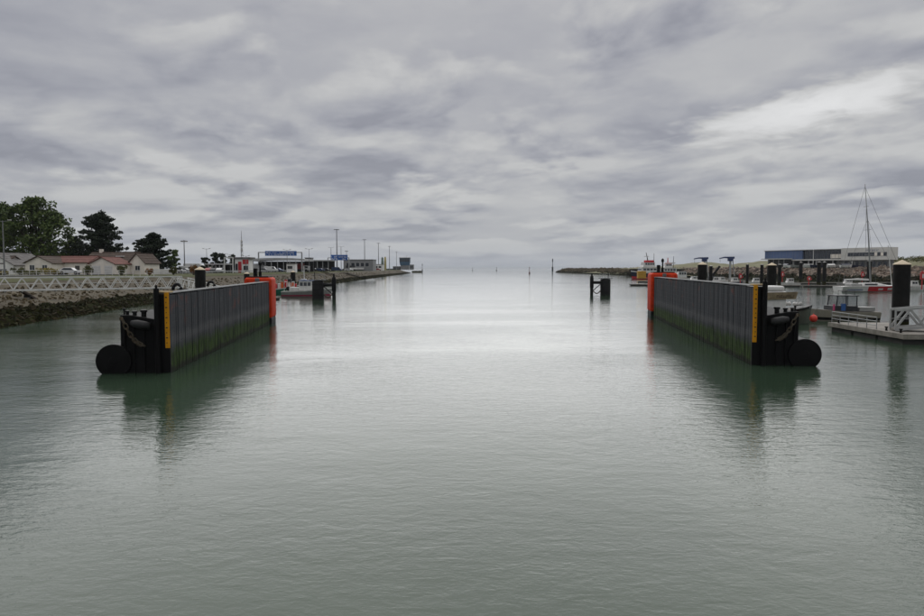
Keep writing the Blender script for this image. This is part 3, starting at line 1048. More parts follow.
walkway((128, 186, 0), (170, 168, 0), 2.4, 'low pontoon behind the tall black pile at the picture edge', 0)
# red safety posts
def safety_post(px, d, ptop, z0, label, w=0.5):
    a = at(px, ptop, d)
    t = thing('safety_post', label, 'safety post', (a.x, d, z0), 0, 'red safety posts on the pontoons')
    h = a.z - z0
    MB().tube([(0, 0, 0), (0, 0, h)], 0.14, 8).build('post', M_redpost, t)
    MB().box(-w, w, -0.3, 0.15, h * 0.52, h * 0.92).build('cabinet', M_redpost, t, bevel=0.05)
    MB().tube([(0.55, 0, h * 0.62), (0.95, 0, h * 0.66)], 0.16, 8).build('nozzle', M_redpost, t)
    MB().box(-0.18, 0.18, -0.32, -0.302, h * 0.6, h * 0.82).build('plate', M_white, t)
    return t
safety_post(809, 217, 276.0, 0.66, 'red safety post with cabinet standing alone on the long low pontoon')
safety_post(782.5, 262, 271.0, 0.5, 'red safety post just right of the thin pile beside the stout collared pile')
safety_post(740.5, 228, 273.0, 0.66, 'red safety post behind the middle of the right guide wall')
safety_post(862.5, 262, 271.2, 0.5, 'red safety post left of the yacht mast')
safety_post(922.5, 172, 270.5, 0.66, 'red and white safety post at the right edge of the picture')
# ================================================================== left shore: houses, trees, yard
M_render = mat('cream_render', (0.82, 0.76, 0.68), 0.85, var=0.1, scale=0.5, streak=0.15)
M_render2 = mat('white_render', (0.82, 0.81, 0.79), 0.85, var=0.1, scale=0.5, streak=0.15)
M_tile_red = mat('red_tiles', (0.185, 0.078, 0.064), 0.85, var=0.25, scale=1.4, bump=0.02)
M_tile_brown = mat('brown_tiles', (0.085, 0.058, 0.045), 0.85, var=0.3, scale=1.4, bump=0.02)
M_tile_grey = mat('grey_roof', (0.16, 0.15, 0.145), 0.8, var=0.25, scale=1.4)
M_glass = mat('window_glass', (0.03, 0.035, 0.045), 0.12, var=0.2, scale=1, spec=0.6)
M_frame = mat('window_frame', (0.66, 0.65, 0.63), 0.5, var=0.1)
M_door = mat('dark_door', (0.10, 0.09, 0.085), 0.6, var=0.2)
GZ = 4.66

def gable_house(label, loc, rz, W, D, wh, rh, wallm, roofm, openings=(), roof_over=0.35, chim=None, name='house'):
    """Gable end in the local x-z plane at y = 0 (facing -y), ridge along +y. openings: (face, u, z, w, h, kind)."""
    t = thing(name, label, 'house', loc, rz)
    m = MB()
    m.prism([(-W / 2, -0.3), (W / 2, -0.3), (W / 2, wh), (0, wh + rh), (-W / 2, wh)], 0, D)
    m.build('wall', wallm, t)
    o = roof_over
    ro = None
    for sd in (-1, 1):
        sl = rh / (W / 2)
        a = (0, wh + rh + 0.02)
        b = (sd * (W / 2 + o), wh - sl * o + 0.02)
        nx, nz = sd * rh, W / 2
        ln = math.hypot(nx, nz)
        th = 0.16
        pts = [a, b, (b[0] + nx / ln * th * 0.2, b[1] + th), (0, a[1] + th)]
        ro_ = MB().prism(pts, -o, D + o).build('roof', roofm, t)
        ro = ro or ro_
        # courses of tiles as shallow steps
        nC = max(4, int(ln / 0.8))
        for i in range(1, nC):
            u = i / nC
            x, z = b[0] * u, a[1] + th + (b[1] - a[1]) * u + 0.012
            MB().bar((x, -o, z), (x, D + o, z), 0.10, 0.05).build('tile_course', roofm, ro_)
    MB().bar((0, -o - 0.02, wh + rh + 0.2), (0, D + o + 0.02, wh + rh + 0.2), 0.28, 0.12).build('ridge', roofm, ro)
    for face, u, z, w_, h, kd in openings:
        if face == 'front':
            def fr(x0, x1, y0, y1, z0, z1):
                return MB().box(u + x0, u + x1, -y1, -y0, z + z0, z + z1)
        else:
            sd = 1 if face == 'right' else -1
            def fr(x0, x1, y0, y1, z0, z1):
                a, b = sorted((sd * (W / 2 + y0), sd * (W / 2 + y1)))
                return MB().box(a, b, u + x0, u + x1, z + z0, z + z1)
        if kd == 'window':
            wn_ = fr(-w_ / 2, w_ / 2, 0.002, 0.06, 0, h).build('window', M_frame, t)
            k2 = 2
            for q in range(k2):
                x0 = -w_ / 2 + 0.08 + q * (w_ - 0.08) / k2
                fr(x0, x0 + (w_ - 0.08) / k2 - 0.08, 0.062, 0.072, 0.09, h - 0.09).build('pane', M_glass, wn_)
            fr(-w_ / 2 - 0.1, w_ / 2 + 0.1, 0.002, 0.14, -0.10, -0.004).build('sill', M_frame, wn_)
        elif kd == 'door':
            d_ = fr(-w_ / 2, w_ / 2, 0.002, 0.05, 0, h).build('door', M_door, t)
            fr(-w_ / 2 - 0.09, w_ / 2 + 0.09, 0.002, 0.04, h + 0.002, h + 0.1).build('frame', M_frame, d_)
        else:
            d_ = fr(-w_ / 2, w_ / 2, 0.002, 0.05, 0, h).build('garage_door', M_frame, t)
            for q in range(1, 4):
                fr(-w_ / 2 + 0.05, w_ / 2 - 0.05, 0.052, 0.06, h * q / 4, h * q / 4 + 0.04).build('panel_joint', M_coping, d_)
    if chim:
        cx_, cy_ = chim
        cz = wh + rh * (1 - abs(cx_) / (W / 2))
        MB().box(cx_ - 0.35, cx_ + 0.35, cy_ - 0.35, cy_ + 0.35, cz - 0.6, cz + 0.9).build('chimney', wallm, ro)
    return t
def gx(px, d):
    return xat(px, d)
# gable at the picture edge
gable_house('white gabled house cut off by the left edge of the picture', (gx(-6, 150), 150, GZ), R(-6), 9.4, 11, 2.2, 2.6, M_render2, M_tile_grey,
            [('front', 2.2, 0.5, 2.0, 0.8, 'window'), ('front', -1.5, 0.6, 1.2, 1.1, 'window')])
# second: gable with two windows, brown roof behind it
gable_house('cream gabled house with two square windows and grey brown roof', (gx(38.5, 150), 150, GZ), R(-8), 6.6, 10, 2.6, 1.45, M_render, M_tile_brown,
            [('front', -1.55, 0.95, 1.25, 1.25, 'window'), ('front', 1.6, 0.95, 1.25, 1.25, 'window'), ('left', 3.5, 0.9, 1.0, 1.2, 'window')])
gable_house('low cream wing with brown roof joining the first two houses', (gx(15, 153), 153, GZ), R(82), 6.0, 7.2, 2.55, 1.5, M_render, M_tile_brown,
            [('right', 3.4, 0.5, 1.0, 1.9, 'door')])
# long red-roofed house, ridge across the view, small gable at its right end
gable_house('long low cream house with red tiled roof', (gx(98, 156), 156, GZ), R(84), 7.0, 11.6, 2.75, 1.35, M_render, M_tile_red,
            [('right' if False else 'left', 7.4, 1.55, 1.7, 0.5, 'window'), ('left', 2.6, 0.0, 1.1, 2.0, 'door'), ('left', 9.8, 1.0, 0.9, 1.0, 'window')])
gable_house('cream gable with garage doors at the right end of the red roofed house', (gx(102, 150.5), 150.5, GZ), R(-8), 6.2, 6, 2.4, 1.4, M_render, M_tile_red,
            [('front', -1.45, 0.0, 2.2, 2.0, 'garage'), ('front', 1.6, 0.0, 1.9, 2.0, 'garage')])
# brown-roofed house with roof window and steep end gable
h4 = gable_house('taller cream house with dark brown roof and skylight beside the cypress', (gx(139, 161), 161, GZ), R(84), 8.5, 11.5, 2.75, 2.4, M_render, M_tile_brown,
            [('left', 6.2, 0.2, 1.1, 2.0, 'door'), ('left', 3.4, 1.0, 1.2, 1.2, 'window'), ('left', 9.0, 1.0, 1.2, 1.2, 'window')], chim=(0, 9.5))
sk = MB()
sk.bar((-2.1, 2.4, 4.28), (-2.1, 4.2, 4.28), 0.9, 0.2)
sk.build('skylight', M_frame, h4)
gable_house('narrow cream gable under a steep brown roof next to the cypress', (gx(137, 155.5), 155.5, GZ), R(-10), 4.0, 5.5, 2.75, 2.0, M_render, M_tile_brown,
            [('front', 0.2, 0.9, 1.3, 1.15, 'window')])

# ---- vegetation
L_broad = leaf_mat('broad_leaves', (0.036, 0.066, 0.014), (0.10, 0.135, 0.034))
L_dark = leaf_mat('dark_needles', (0.008, 0.016, 0.008), (0.028, 0.042, 0.020))
L_bush = leaf_mat('bush_leaves', (0.045, 0.060, 0.015), (0.13, 0.12, 0.035))
L_gorse = leaf_mat('yellow_bush_leaves', (0.13, 0.11, 0.02), (0.30, 0.24, 0.04))
L_orange = leaf_mat('orange_flowers', (0.32, 0.09, 0.02), (0.10, 0.11, 0.03))
M_bark = mat('bark', (0.055, 0.042, 0.032), 0.9, var=0.3, scale=2)

def leaf_quads(m, c, rad, n, size, rnd, flat=1.0):
    for _ in range(n):
        while True:
            p = Vector((rnd.uniform(-1, 1), rnd.uniform(-1, 1), rnd.uniform(-1, 1)))
            if p.length <= 1:
                break
        p = Vector((p.x * rad[0], p.y * rad[1], p.z * rad[2])) + Vector(c)
        a = Vector((rnd.gauss(0, 1), rnd.gauss(0, 1), rnd.gauss(0, 1) * flat)).normalized()
        b = a.cross(Vector((rnd.gauss(0, 1), rnd.gauss(0, 1), rnd.gauss(0, 1)))).normalized()
        s = size * rnd.uniform(0.6, 1.4)
        m.v += [tuple(p - a * s), tuple(p + b * s * 0.55), tuple(p + a * s), tuple(p - b * s * 0.55)]
        k0 = len(m.v)
        m.f.append((k0 - 4, k0 - 3, k0 - 2, k0 - 1))

def broad_tree(label, loc, h, rx, ry, seed, leaf=None, clumps=70, per=80, size=0.42, base=0.28, name='tree', group=None, trunks=3):
    rnd = random.Random(seed)
    t = thing(name, label, 'tree', loc, 0, group)
    tm = MB()
    cm = MB()
    for q in range(trunks):
        ox = (q - (trunks - 1) / 2) * rx * 0.22
        top = Vector((ox * 1.3 + rnd.uniform(-.5, .5), rnd.uniform(-1, 1), h * 0.9))
        tm.tube([(ox, 0, -0.3), (ox * 1.1, 0.1, h * 0.35), top], [h * 0.022, h * 0.016, h * 0.004], 8)
    for i in range(clumps):
        u = rnd.random()
        z = h * (base + (1 - base) * (0.04 + 0.94 * u))
        env = math.sin(math.pi * min(1, max(0.08, (u * 0.86 + 0.12)))) ** 0.55
        ang, rr = rnd.random() * 6.28, math.sqrt(rnd.random())
        c = Vector((math.cos(ang) * rx * env * rr * 0.95, math.sin(ang) * ry * env * rr * 0.95, z))
        s = h * rnd.uniform(0.05, 0.10)
        leaf_quads(cm, c, (s * 1.25, s * 1.25, s * 0.85), per, size, rnd)
        if i % 3 == 0:
            st = Vector((c.x * 0.25, c.y * 0.2, max(h * 0.15, z * 0.66)))
            tm.tube([st, st.lerp(c, 0.55) + Vector((0, 0, h * 0.01)), c], [h * 0.009, h * 0.006, h * 0.002], 5, caps=False)
    tm.build('trunk', M_bark, t, smooth=True)
    cm.build('crown', leaf or L_broad, t, recalc=False)
    return t

def cypress(label, loc, h, r, seed, lean=0.0, group=None):
    """Monterey cypress: layered, ragged, near-black boughs."""
    rnd = random.Random(seed)
    t = thing('cypress_tree', label, 'tree', loc, 0, group)
    tm, cm = MB(), MB()
    tm.tube([(0, 0, -0.3), (lean * 0.4, 0, h * 0.5), (lean, 0, h * 0.97)], [h * 0.03, h * 0.02, h * 0.004], 9)
    nb = 64
    for i in range(nb):
        u = (i + 0.5) / nb
        z = h * (0.16 + 0.82 * u)
        R_ = r * (1.0 - u) ** 0.62 * rnd.uniform(0.55, 1.2) + 0.4
        ang = rnd.random() * 6.28
        x0 = lean * u
        e = Vector((x0 + math.cos(ang) * R_, math.sin(ang) * R_, z + h * rnd.uniform(-0.02, 0.09)))
        s = Vector((x0, 0, z - h * 0.03))
        tm.tube([s, s.lerp(e, 0.6) + Vector((0, 0, -h * 0.01)), e], [h * 0.008, h * 0.005, h * 0.002], 5, caps=False)
        for q in range(6):
            f = 0.25 + 0.78 * q / 5
            c = s.lerp(e, f) + Vector((rnd.uniform(-.4, .4), rnd.uniform(-.4, .4), rnd.uniform(-.2, .3)))
            w = h * 0.062 * (1.15 - 0.6 * f)
            leaf_quads(cm, c, (w * 1.5, w * 1.5, w * 0.8), 40, 0.30, rnd, 0.7)
    tm.build('trunk', M_bark, t, smooth=True)
    cm.build('crown', L_dark, t, recalc=False)
    return t

def bush(label, loc, w, h, seed, leaf, group=None, name='bush'):
    rnd = random.Random(seed)
    t = thing(name, label, 'bush', loc, 0, group)
    cm, sm = MB(), MB()
    for i in range(14):
        c = Vector((rnd.uniform(-.8, .8) * w / 2, rnd.uniform(-.6, .6) * w / 2, h * rnd.uniform(0.25, 0.78)))
        leaf_quads(cm, c, (w * 0.22, w * 0.22, h * 0.22), 60, 0.14, rnd)
        if i < 6:
            sm.tube([(c.x * 0.2, c.y * 0.2, -0.1), c], [0.05, 0.02], 5, caps=False)
    sm.build('stem', M_bark, t)
    cm.build('foliage', leaf, t, recalc=False)
    return t

G_T = 'trees behind the houses'
broad_tree('large leafy tree cut off by the left edge of the picture', (gx(-4, 184), 184, GZ), 20.0, 6.6, 5, 11, clumps=110, base=0.14, group=G_T)
broad_tree('tallest leafy green tree with gaps low in its crown, behind the cream houses', (gx(37, 180), 180, GZ), 20.0, 9.8, 6, 12, clumps=165, per=60, base=0.12, group=G_T, trunks=4)
cypress('taller and broader of the two dark cypresses, behind the brown roofed house', (gx(98, 182), 182, GZ), 16.2, 7.6, 21, lean=1.4, group=G_T)
cypress('smaller dark cypress right of the brown roofed house', (gx(151, 176), 176, GZ), 10.6, 6.2, 22, lean=0.3, group=G_T)
cypress('low dark cypress between the leafy tree and the tall cypress', (gx(76, 186), 186, GZ), 9.5, 4.8, 23, group=G_T)
broad_tree('small round green tree right of the smaller cypress', (gx(175.5, 205), 205, GZ), 6.8, 2.3, 2.2, 31, clumps=30, per=60, size=0.3, base=0.12, group=G_T, trunks=1)
broad_tree('dark little tree left of the car shelter', (gx(205.5, 225), 225, GZ), 5.6, 1.7, 1.7, 32, L_dark, 24, 60, 0.3, 0.12, group=G_T, trunks=1)
broad_tree('rounded dark tree behind the left part of the car shelter', (gx(215.5, 228), 228, GZ), 6.6, 1.8, 1.8, 33, L_dark, 26, 60, 0.3, 0.12, group=G_T, trunks=1)
broad_tree('rounded dark tree behind the right part of the car shelter', (gx(221.5, 232), 232, GZ), 6.4, 1.9, 1.8, 34, L_dark, 26, 60, 0.3, 0.12, group=G_T, trunks=1)
broad_tree('dark tree behind the red and white kiosk', (gx(232, 236), 236, GZ), 6.2, 1.7, 1.8, 35, L_dark, 24, 60, 0.3, 0.12, group=G_T, trunks=1)
G_B = 'bushes and planters along the houses'
for px, d, w, h, lf, lab in (
        (19, 145, 2.8, 1.7, L_bush, 'dark green bush below the left corner of the cream gable'),
        (32, 143, 3.6, 1.0, L_bush, 'low green bush in front of the two windowed gable'),
        (52, 141, 4.6, 1.6, L_gorse, 'broad yellow green bush between cream gable and red roofed house'),
        (60, 142, 2.4, 1.1, L_gorse, 'small yellow bush left of the parked white car'),
        (88, 140, 2.1, 2.4, L_bush, 'round bush with dark top in front of the red roofed house'),
        (121, 139, 1.8, 2.2, L_bush, 'pointed bush in front of the brown roofed house'),
        (149, 140, 1.7, 1.4, L_orange, 'bush with orange flowers right of the houses'),
        (193.5, 150, 1.6, 2.3, L_orange, 'orange and green flower tub left of the capped pile'),
        (173, 150, 1.3, 1.9, L_bush, 'small dark bush left of the parked cars'),
        (3, 144, 2.4, 0.9, L_gorse, 'low pale bush at the left edge of the picture')):
    bush(lab, (gx(px, d), d, GZ - 0.02), w, h, int(px * 7 + 3), lf, G_B)
# dark clumps on top of tubs
# ---- white picket fence right of the houses
t = thing('picket_fence', 'white fence right of the houses below the smaller cypress', 'fence', (gx(152, 152), 152, GZ), R(-6))
for i in range(26):
    MB().box(i * 0.22, i * 0.22 + 0.17, 0, 0.03, 0.05, 1.25).build('slat', M_white, t)
for z in (0.35, 1.0):
    MB().box(-0.1, 5.9, 0.032, 0.08, z, z + 0.09).build('rail', M_white, t)
t = thing('garden_fence', 'low white wire fence along the verge in front of the houses', 'fence', (gx(-5, 137), 137, GZ), R(-3))
for i in range(24):
    MB().box(i * 1.45, i * 1.45 + 0.07, 0, 0.07, -0.2, 1.05).build('post', M_white, t)
for z in (0.45, 0.95):
    MB().box(-0.1, 33.6, 0.075, 0.11, z, z + 0.05).build('rail', M_white, t)

# ---- lamp posts and masts
M_mast = mat('mast_steel', (0.20, 0.205, 0.21), 0.5, metal=0.2, var=0.15)
def flood_mast(px, d, ptop, label, r=0.28, kind='crown', z0=GZ):
    a = at(px, ptop, d)
    h = a.z - z0
    t = thing('light_mast', label, 'light mast', (a.x, d, z0), 0, 'lighting masts on the left shore')
    MB().lathe([(r * 1.6, -0.2), (r * 1.6, 0.4), (r, 0.45), (r * 0.55, h), (r * 0.3, h + 0.05)], 12).build('column', M_mast, t, smooth='auto')
    hw = 1.0 * h / 25 + 0.45
    if kind == 'crown':
        c = MB().box(-hw, hw, -hw * 0.8, hw * 0.8, h - 0.34, h - 0.22).build('head_frame', M_mast, t)
        for sx in (-1, 0, 1):
            for sy in (-0.6, 0.6):
                MB().box(sx * hw * 0.8 - 0.22, sx * hw * 0.8 + 0.22, sy * hw - 0.15, sy * hw + 0.15, h - 0.60, h - 0.345).build('floodlight', M_capwhite, c)
    else:
        for sx in (-1, 1):
            MB().bar((0, 0, h - 0.1), (sx * hw * 1.7, 0, h + 0.12), 0.1, 0.08).build('arm', M_mast, t)
            MB().box(min(sx * hw * 1.2, sx * hw * 1.95), max(sx * hw * 1.2, sx * hw * 1.95), -0.17, 0.17, h + 0.13, h + 0.26).build('lamp_head', M_capwhite, t, bevel=0.03)
    return t
flood_mast(2.5, 132, 221.0, 'grey twin armed street lamp at the left edge before the leafy trees', 0.16, 'arms')
flood_mast(184, 215, 240.0, 'grey lamp mast standing alone left of the car shelter', 0.2, 'crown')
flood_mast(206.5, 240, 248.8, 'thin twin armed lamp above the car shelter', 0.12, 'arms')
flood_mast(336.6, 380, 229.0, 'tallest grey floodlight mast beside the right hand blue road sign', 0.36)
flood_mast(364.5, 520, 239.2, 'second floodlight mast along the far quay, above the grey terminal', 0.36)
flood_mast(378.4, 620, 242.8, 'third floodlight mast along the far quay, just past the grey terminal', 0.36)
flood_mast(389.4, 700, 246.0, 'fourth floodlight mast along the far quay', 0.36)
flood_mast(396.5, 760, 251.5, 'last and lowest floodlight mast before the blue tower', 0.3)
flood_mast(173.3, 210, 252.0, 'thin short lamp post against the small round tree', 0.12, 'arms')
for px, d, pt, lab in ((331, 400, 247.5, 'thin dark pole left of the right hand blue sign'), (341, 400, 246.5, 'thin dark pole sticking up behind the right hand blue sign'), (346.5, 430, 250.5, 'faint thin lamp right of the right hand blue sign')):
    flood_mast(px, d, pt, lab, 0.22, 'crown' if px > 345 else 'arms')
# lattice radio mast
a = at(241.3, 230.5, 245)
t = thing('radio_mast', 'slender lattice radio mast rising above the red kiosk', 'radio mast', (a.x, 245, GZ))
h = a.z - GZ
for q in range(3):
    an = q * 2.094
    MB().tube([(0.45 * math.cos(an), 0.45 * math.sin(an), 0), (0.30 * math.cos(an), 0.30 * math.sin(an), h * 0.75)], 0.07, 6).build('leg', M_mast, t)
for i in range(10):
    z0, z1 = h * 0.75 * i / 10, h * 0.75 * (i + 1) / 10
    for q in range(3):
        a0, a1 = q * 2.094, (q + 1) * 2.094
        MB().bar((0.42 * math.cos(a0), 0.42 * math.sin(a0), z0), (0.4 * math.cos(a1), 0.4 * math.sin(a1), z1), 0.05).build('lattice_bar', M_mast, t)
MB().tube([(0, 0, h * 0.73), (0, 0, h)], [0.12, 0.05], 8).build('antenna', M_mast, t)
for z, w in ((0.5, 0.3), (0.62, 0.26), (0.72, 0.22)):
    MB().box(-w, w, -0.3, 0.3, h * z, h * z + 0.9).build('antenna_panel', M_capwhite, t, bevel=0.05)
# ================================================================== left shore: ferry yard
M_blue = mat('sign_blue', (0.022, 0.10, 0.36), 0.45, var=0.1)
M_text = mat('sign_white', (0.75, 0.76, 0.78), 0.5, var=0.05)
M_roofgrey = mat('canopy_roof', (0.42, 0.42, 0.42), 0.6, var=0.15, scale=0.4)
M_clad = mat('grey_cladding', (0.24, 0.24, 0.245), 0.6, var=0.12, scale=0.4)
M_dark = mat('dark_opening', (0.02, 0.02, 0.023), 0.6, var=0.2)

def letters(par, x0, x1, y, z0, z1, rows, seed, mt=None):
    rnd = random.Random(seed)
    for r_ in range(rows):
        zb = z0 + (z1 - z0) * r_ / rows
        h = (z1 - z0) / rows * 0.62
        x = x0
        while x < x1:
            w_ = h * rnd.uniform(0.5, 0.85)
            if rnd.random() > 0.16 and x + w_ < x1:
                m = MB()
                m.box(x, x + w_ * 0.3, y - 0.02, y, zb, zb + h)
                if rnd.random() > 0.4:
                    m.box(x + w_ * 0.32, x + w_, y - 0.02, y, zb + h * 0.72, zb + h)
                if rnd.random() > 0.4:
                    m.box(x + w_ * 0.32, x + w_, y - 0.02, y, zb, zb + h * 0.27)
                m.build('letter', mt or M_text, par)
            x += w_ * 1.3
def sign_gantry(pl, pr, d, pbeam, pb0, pb1, pyt, pyb, label, seed):
    xl, xr = xat(pl, d), xat(pr, d)
    zb = at(pl, pbeam, d).z - GZ
    t = thing('sign_gantry', label, 'sign gantry', (xl, d, GZ), 0, 'blue road sign gantries')
    W = xr - xl
    for x in (0, W):
        MB().box(x - 0.22, x + 0.22, -0.22, 0.22, 0, zb + 0.2).build('post', M_galv, t)
    MB().box(-0.2, W + 0.2, -0.16, 0.16, zb + 0.22, zb + 0.55).build('beam', M_galv, t)
    b0, b1 = xat(pb0, d) - xl, xat(pb1, d) - xl
    z1, z0 = at(pb0, pyt, d).z - GZ, at(pb0, pyb, d).z - GZ
    s_ = MB().box(b0, b1, -0.30, -0.22, z0, z1).build('sign_board', M_blue, t, bevel=0.03)
    letters(s_, b0 + 0.4, b1 - 0.5, -0.305, z0 + 0.25, z1 - 0.15, 2, seed)
    MB().box(b0 + 0.1, b1 - 0.1, -0.215, -0.17, z0 + 0.4, z0 + 0.6).build('bracket', M_galv, t)
    return t
sign_gantry(258.8, 302, 262, 253.4, 265.5, 297, 251.0, 255.8, 'long blue road sign on a gantry over the ferry canopy', 3)
sign_gantry(328, 349, 330, 258.6, 331, 347.8, 254.8, 260.2, 'short blue road sign beside the tallest floodlight mast', 5)

def shelter(px0, px1, d, pyt, depth, th, label, cols, roofm, curved=False, name='canopy', wallm=None, back=True):
    x0, x1 = xat(px0, d), xat(px1, d)
    zt = at(px0, pyt, d).z - GZ
    W = x1 - x0
    t = thing(name, label, 'canopy', (x0, d, GZ))
    if curved:
        n = 14
        secs = []
        for i in range(n + 1):
            u = i / n
            e = 0.45 * (1 - abs(2 * u - 1) ** 2.5)
            secs.append([(W * u, -0.5, zt - th + e), (W * u, depth, zt - th + e), (W * u, depth, zt - 0.25 + e), (W * u, -0.5, zt - 0.25 + e)])
        MB().loft(secs).build('roof', roofm, t)
    else:
        MB().box(-0.4, W + 0.4, -0.5, depth, zt - th, zt).build('roof', roofm, t, bevel=0.04)
    for i in range(cols):
        x = W * (i + 0.5) / cols
        MB().box(x - 0.15, x + 0.15, 0, 0.3, 0, zt - th - 0.003).build('column', M_galv, t)
    if back:
        MB().box(0, W, depth - 0.5, depth - 0.3, 0, zt - th - 0.01).build('back_wall', wallm or M_dark, t)
    return t
shelter(206.5, 225, 214, 263.6, 7, 0.35, 'low flat car shelter below the rounded dark trees', 5, M_roofgrey)
shelter(250, 305, 278, 258.4, 16, 1.1, 'long pale curved canopy of the ferry check-in under the blue sign', 9, M_roofgrey, curved=True)
shelter(309, 331, 320, 260.0, 10, 0.5, 'pale flat canopy between the two blue signs', 4, M_roofgrey)
# red and white kiosk
d = 226
x0, x1 = xat(234.5, d), xat(249.5, d)
t = thing('kiosk', 'red and white kiosk with flat dark roof under the radio mast', 'kiosk', (x0, d, GZ))
W = x1 - x0
MB().box(0.2, W - 0.2, 0.0, 4.5, 0, 4.6).build('wall', M_render2, t)
MB().box(-0.3, W + 0.5, -0.4, 5, 4.62, 5.2).build('roof', M_tile_grey, t, bevel=0.05)
MB().box(1.3, 2.4, -0.12, -0.004, 0.0, 3.7).build('door', M_redpost, t)
MB().box(2.8, W - 0.3, -0.15, -0.004, 2.9, 4.4).build('fascia_panel', M_redpost, t)
MB().box(0.4, 1.1, -0.10, -0.004, 0.8, 3.0).build('window', M_glass, t)
MB().box(3.1, W - 0.5, -0.10, -0.004, 0.9, 2.3).build('service_window', M_glass, t)
# white portal barrier frame
d = 206
x0, x1 = xat(224.5, d), xat(233, d)
t = thing('height_gauge', 'pale height barrier frame left of the red kiosk', 'barrier', (x0, d, GZ))
W = x1 - x0
for x in (0, W):
    MB().box(x - 0.13, x + 0.13, -0.13, 0.13, 0, 4.6).build('post', M_alu, t)
MB().box(-0.13, W + 0.13, -0.14, 0.14, 4.602, 4.9).build('crossbar', M_alu, t)
# grey cabin on the quay
def cabin(px0, px1, pyt, d, depth, label, wallm, win=3, roofm=None, name='cabin', cat='cabin', z0=GZ, door=True):
    x0, x1 = xat(px0, d), xat(px1, d)
    h = at(px0, pyt, d).z - z0
    W = x1 - x0
    t = thing(name, label, cat, (x0, d, z0))
    MB().box(0, W, 0, depth, 0, h - 0.25).build('wall', wallm, t)
    MB().box(-0.2, W + 0.2, -0.25, depth + 0.2, h - 0.248, h).build('roof', roofm or M_tile_grey, t, bevel=0.03)
    for i in range(win):
        u0, u1 = W * (0.10 + 0.8 * i / win), W * (0.10 + 0.8 * (i + 0.78) / win)
        w_ = MB().box(u0, u1, -0.06, -0.003, h * 0.38, h * 0.72).build('window', M_frame, t)
        MB().box(u0 + 0.08, u1 - 0.08, -0.075, -0.062, h * 0.38 + 0.08, h * 0.72 - 0.08).build('pane', M_glass, w_)
    return t
cabin(286.5, 295, 263.2, 232, 3, 'pale grey box cabin under the right end of the curved canopy', M_render2, 1)
tb = cabin(343.5, 373, 259.4, 372, 14, 'long grey flat roofed terminal building on the far left quay', M_clad, 5)
MB().box(1.5, 6.5, -0.5, -0.08, 0, 3.0).build('entrance', M_dark, tb)
MB().box(4.0, 11.5, -2.2, -0.55, 0.9, 1.9).build('white_awning', M_white, tb)
cabin(374, 383, 264.2, 480, 8, 'low pale building just right of the grey terminal', M_render2, 2)
cabin(305, 311, 257.5, 300, 5, 'grey booth between curved canopy and flat canopy', M_clad, 2)
cabin(193, 205, 266.0, 260, 8, 'low brown roofed shed in the distance left of the car shelter', M_render, 2, M_tile_brown)
# yellow and green silos far along the quay
for px, ptop, mt, lab in ((382.3, 257.0, mat('green_silo', (0.10, 0.17, 0.13), 0.6), 'thin green silo far along the left quay'), (385.2, 256.6, mat('yellow_silo', (0.50, 0.42, 0.16), 0.6), 'thin yellow silo far along the left quay')):
    d = 640
    a = at(px, ptop, d)
    t = thing('silo', lab, 'silo', (a.x, d, GZ), 0, 'silos on the far quay')
    h = a.z - GZ
    MB().lathe([(0.95, 0), (0.95, h - 1.2), (0.3, h)], 16).build('tank', mt, t, smooth='auto')
    for q in range(4):
        an = q * 1.571
        MB().tube([(1.05 * math.cos(an), 1.05 * math.sin(an), 0), (1.0 * math.cos(an), 1.0 * math.sin(an), h * 0.7)], 0.1, 6).build('leg', M_mast, t)
# blue control tower at the end of the quay
d = 830
xc = xat(405, d)
h = at(405, 257.6, d).z - GZ
t = thing('control_tower', 'blue glazed control tower at the seaward end of the left quay', 'tower', (xc, d, GZ))
M_bluec = mat('blue_cladding', (0.045, 0.115, 0.20), 0.5, var=0.15, scale=0.3)
MB().box(-5.2, 5.2, -4, 4, 0, h * 0.36).build('base', M_clad, t)
b = MB()
b.loft([[(x, y, h * 0.36 + 0.02) for x, y in ((-5.6, -4.4), (5.6, -4.4), (5.6, 4.4), (-5.6, 4.4))], [(x, y, h * 0.62) for x, y in ((-6.4, -4.8), (6.4, -4.8), (6.4, 4.8), (-6.4, 4.8))], [(x, y, h - 0.8) for x, y in ((-6.4, -4.8), (6.4, -4.8), (6.4, 4.8), (-6.4, 4.8))]])
b.build('control_room', M_bluec, t)
MB().box(-6.8, 6.8, -5.2, 5.2, h - 0.78, h).build('roof', M_tile_grey, t)
for i in range(6):
    MB().box(-6.0 + i * 2.04, -4.2 + i * 2.04, -4.95, -4.82, h * 0.66, h - 1.2).build('window', M_glass, t)
MB().tube([(2, 0, h), (2, 0, h + 3.2)], 0.12, 6).build('aerial', M_mast, t)
# low buildings around it
cabin(393, 400.5, 266.3, 780, 8, 'low dark sheds left of the blue tower', M_dark, 2)
cabin(409.6, 413.6, 264.6, 840, 8, 'low dark shed right of the blue tower', M_clad, 2)
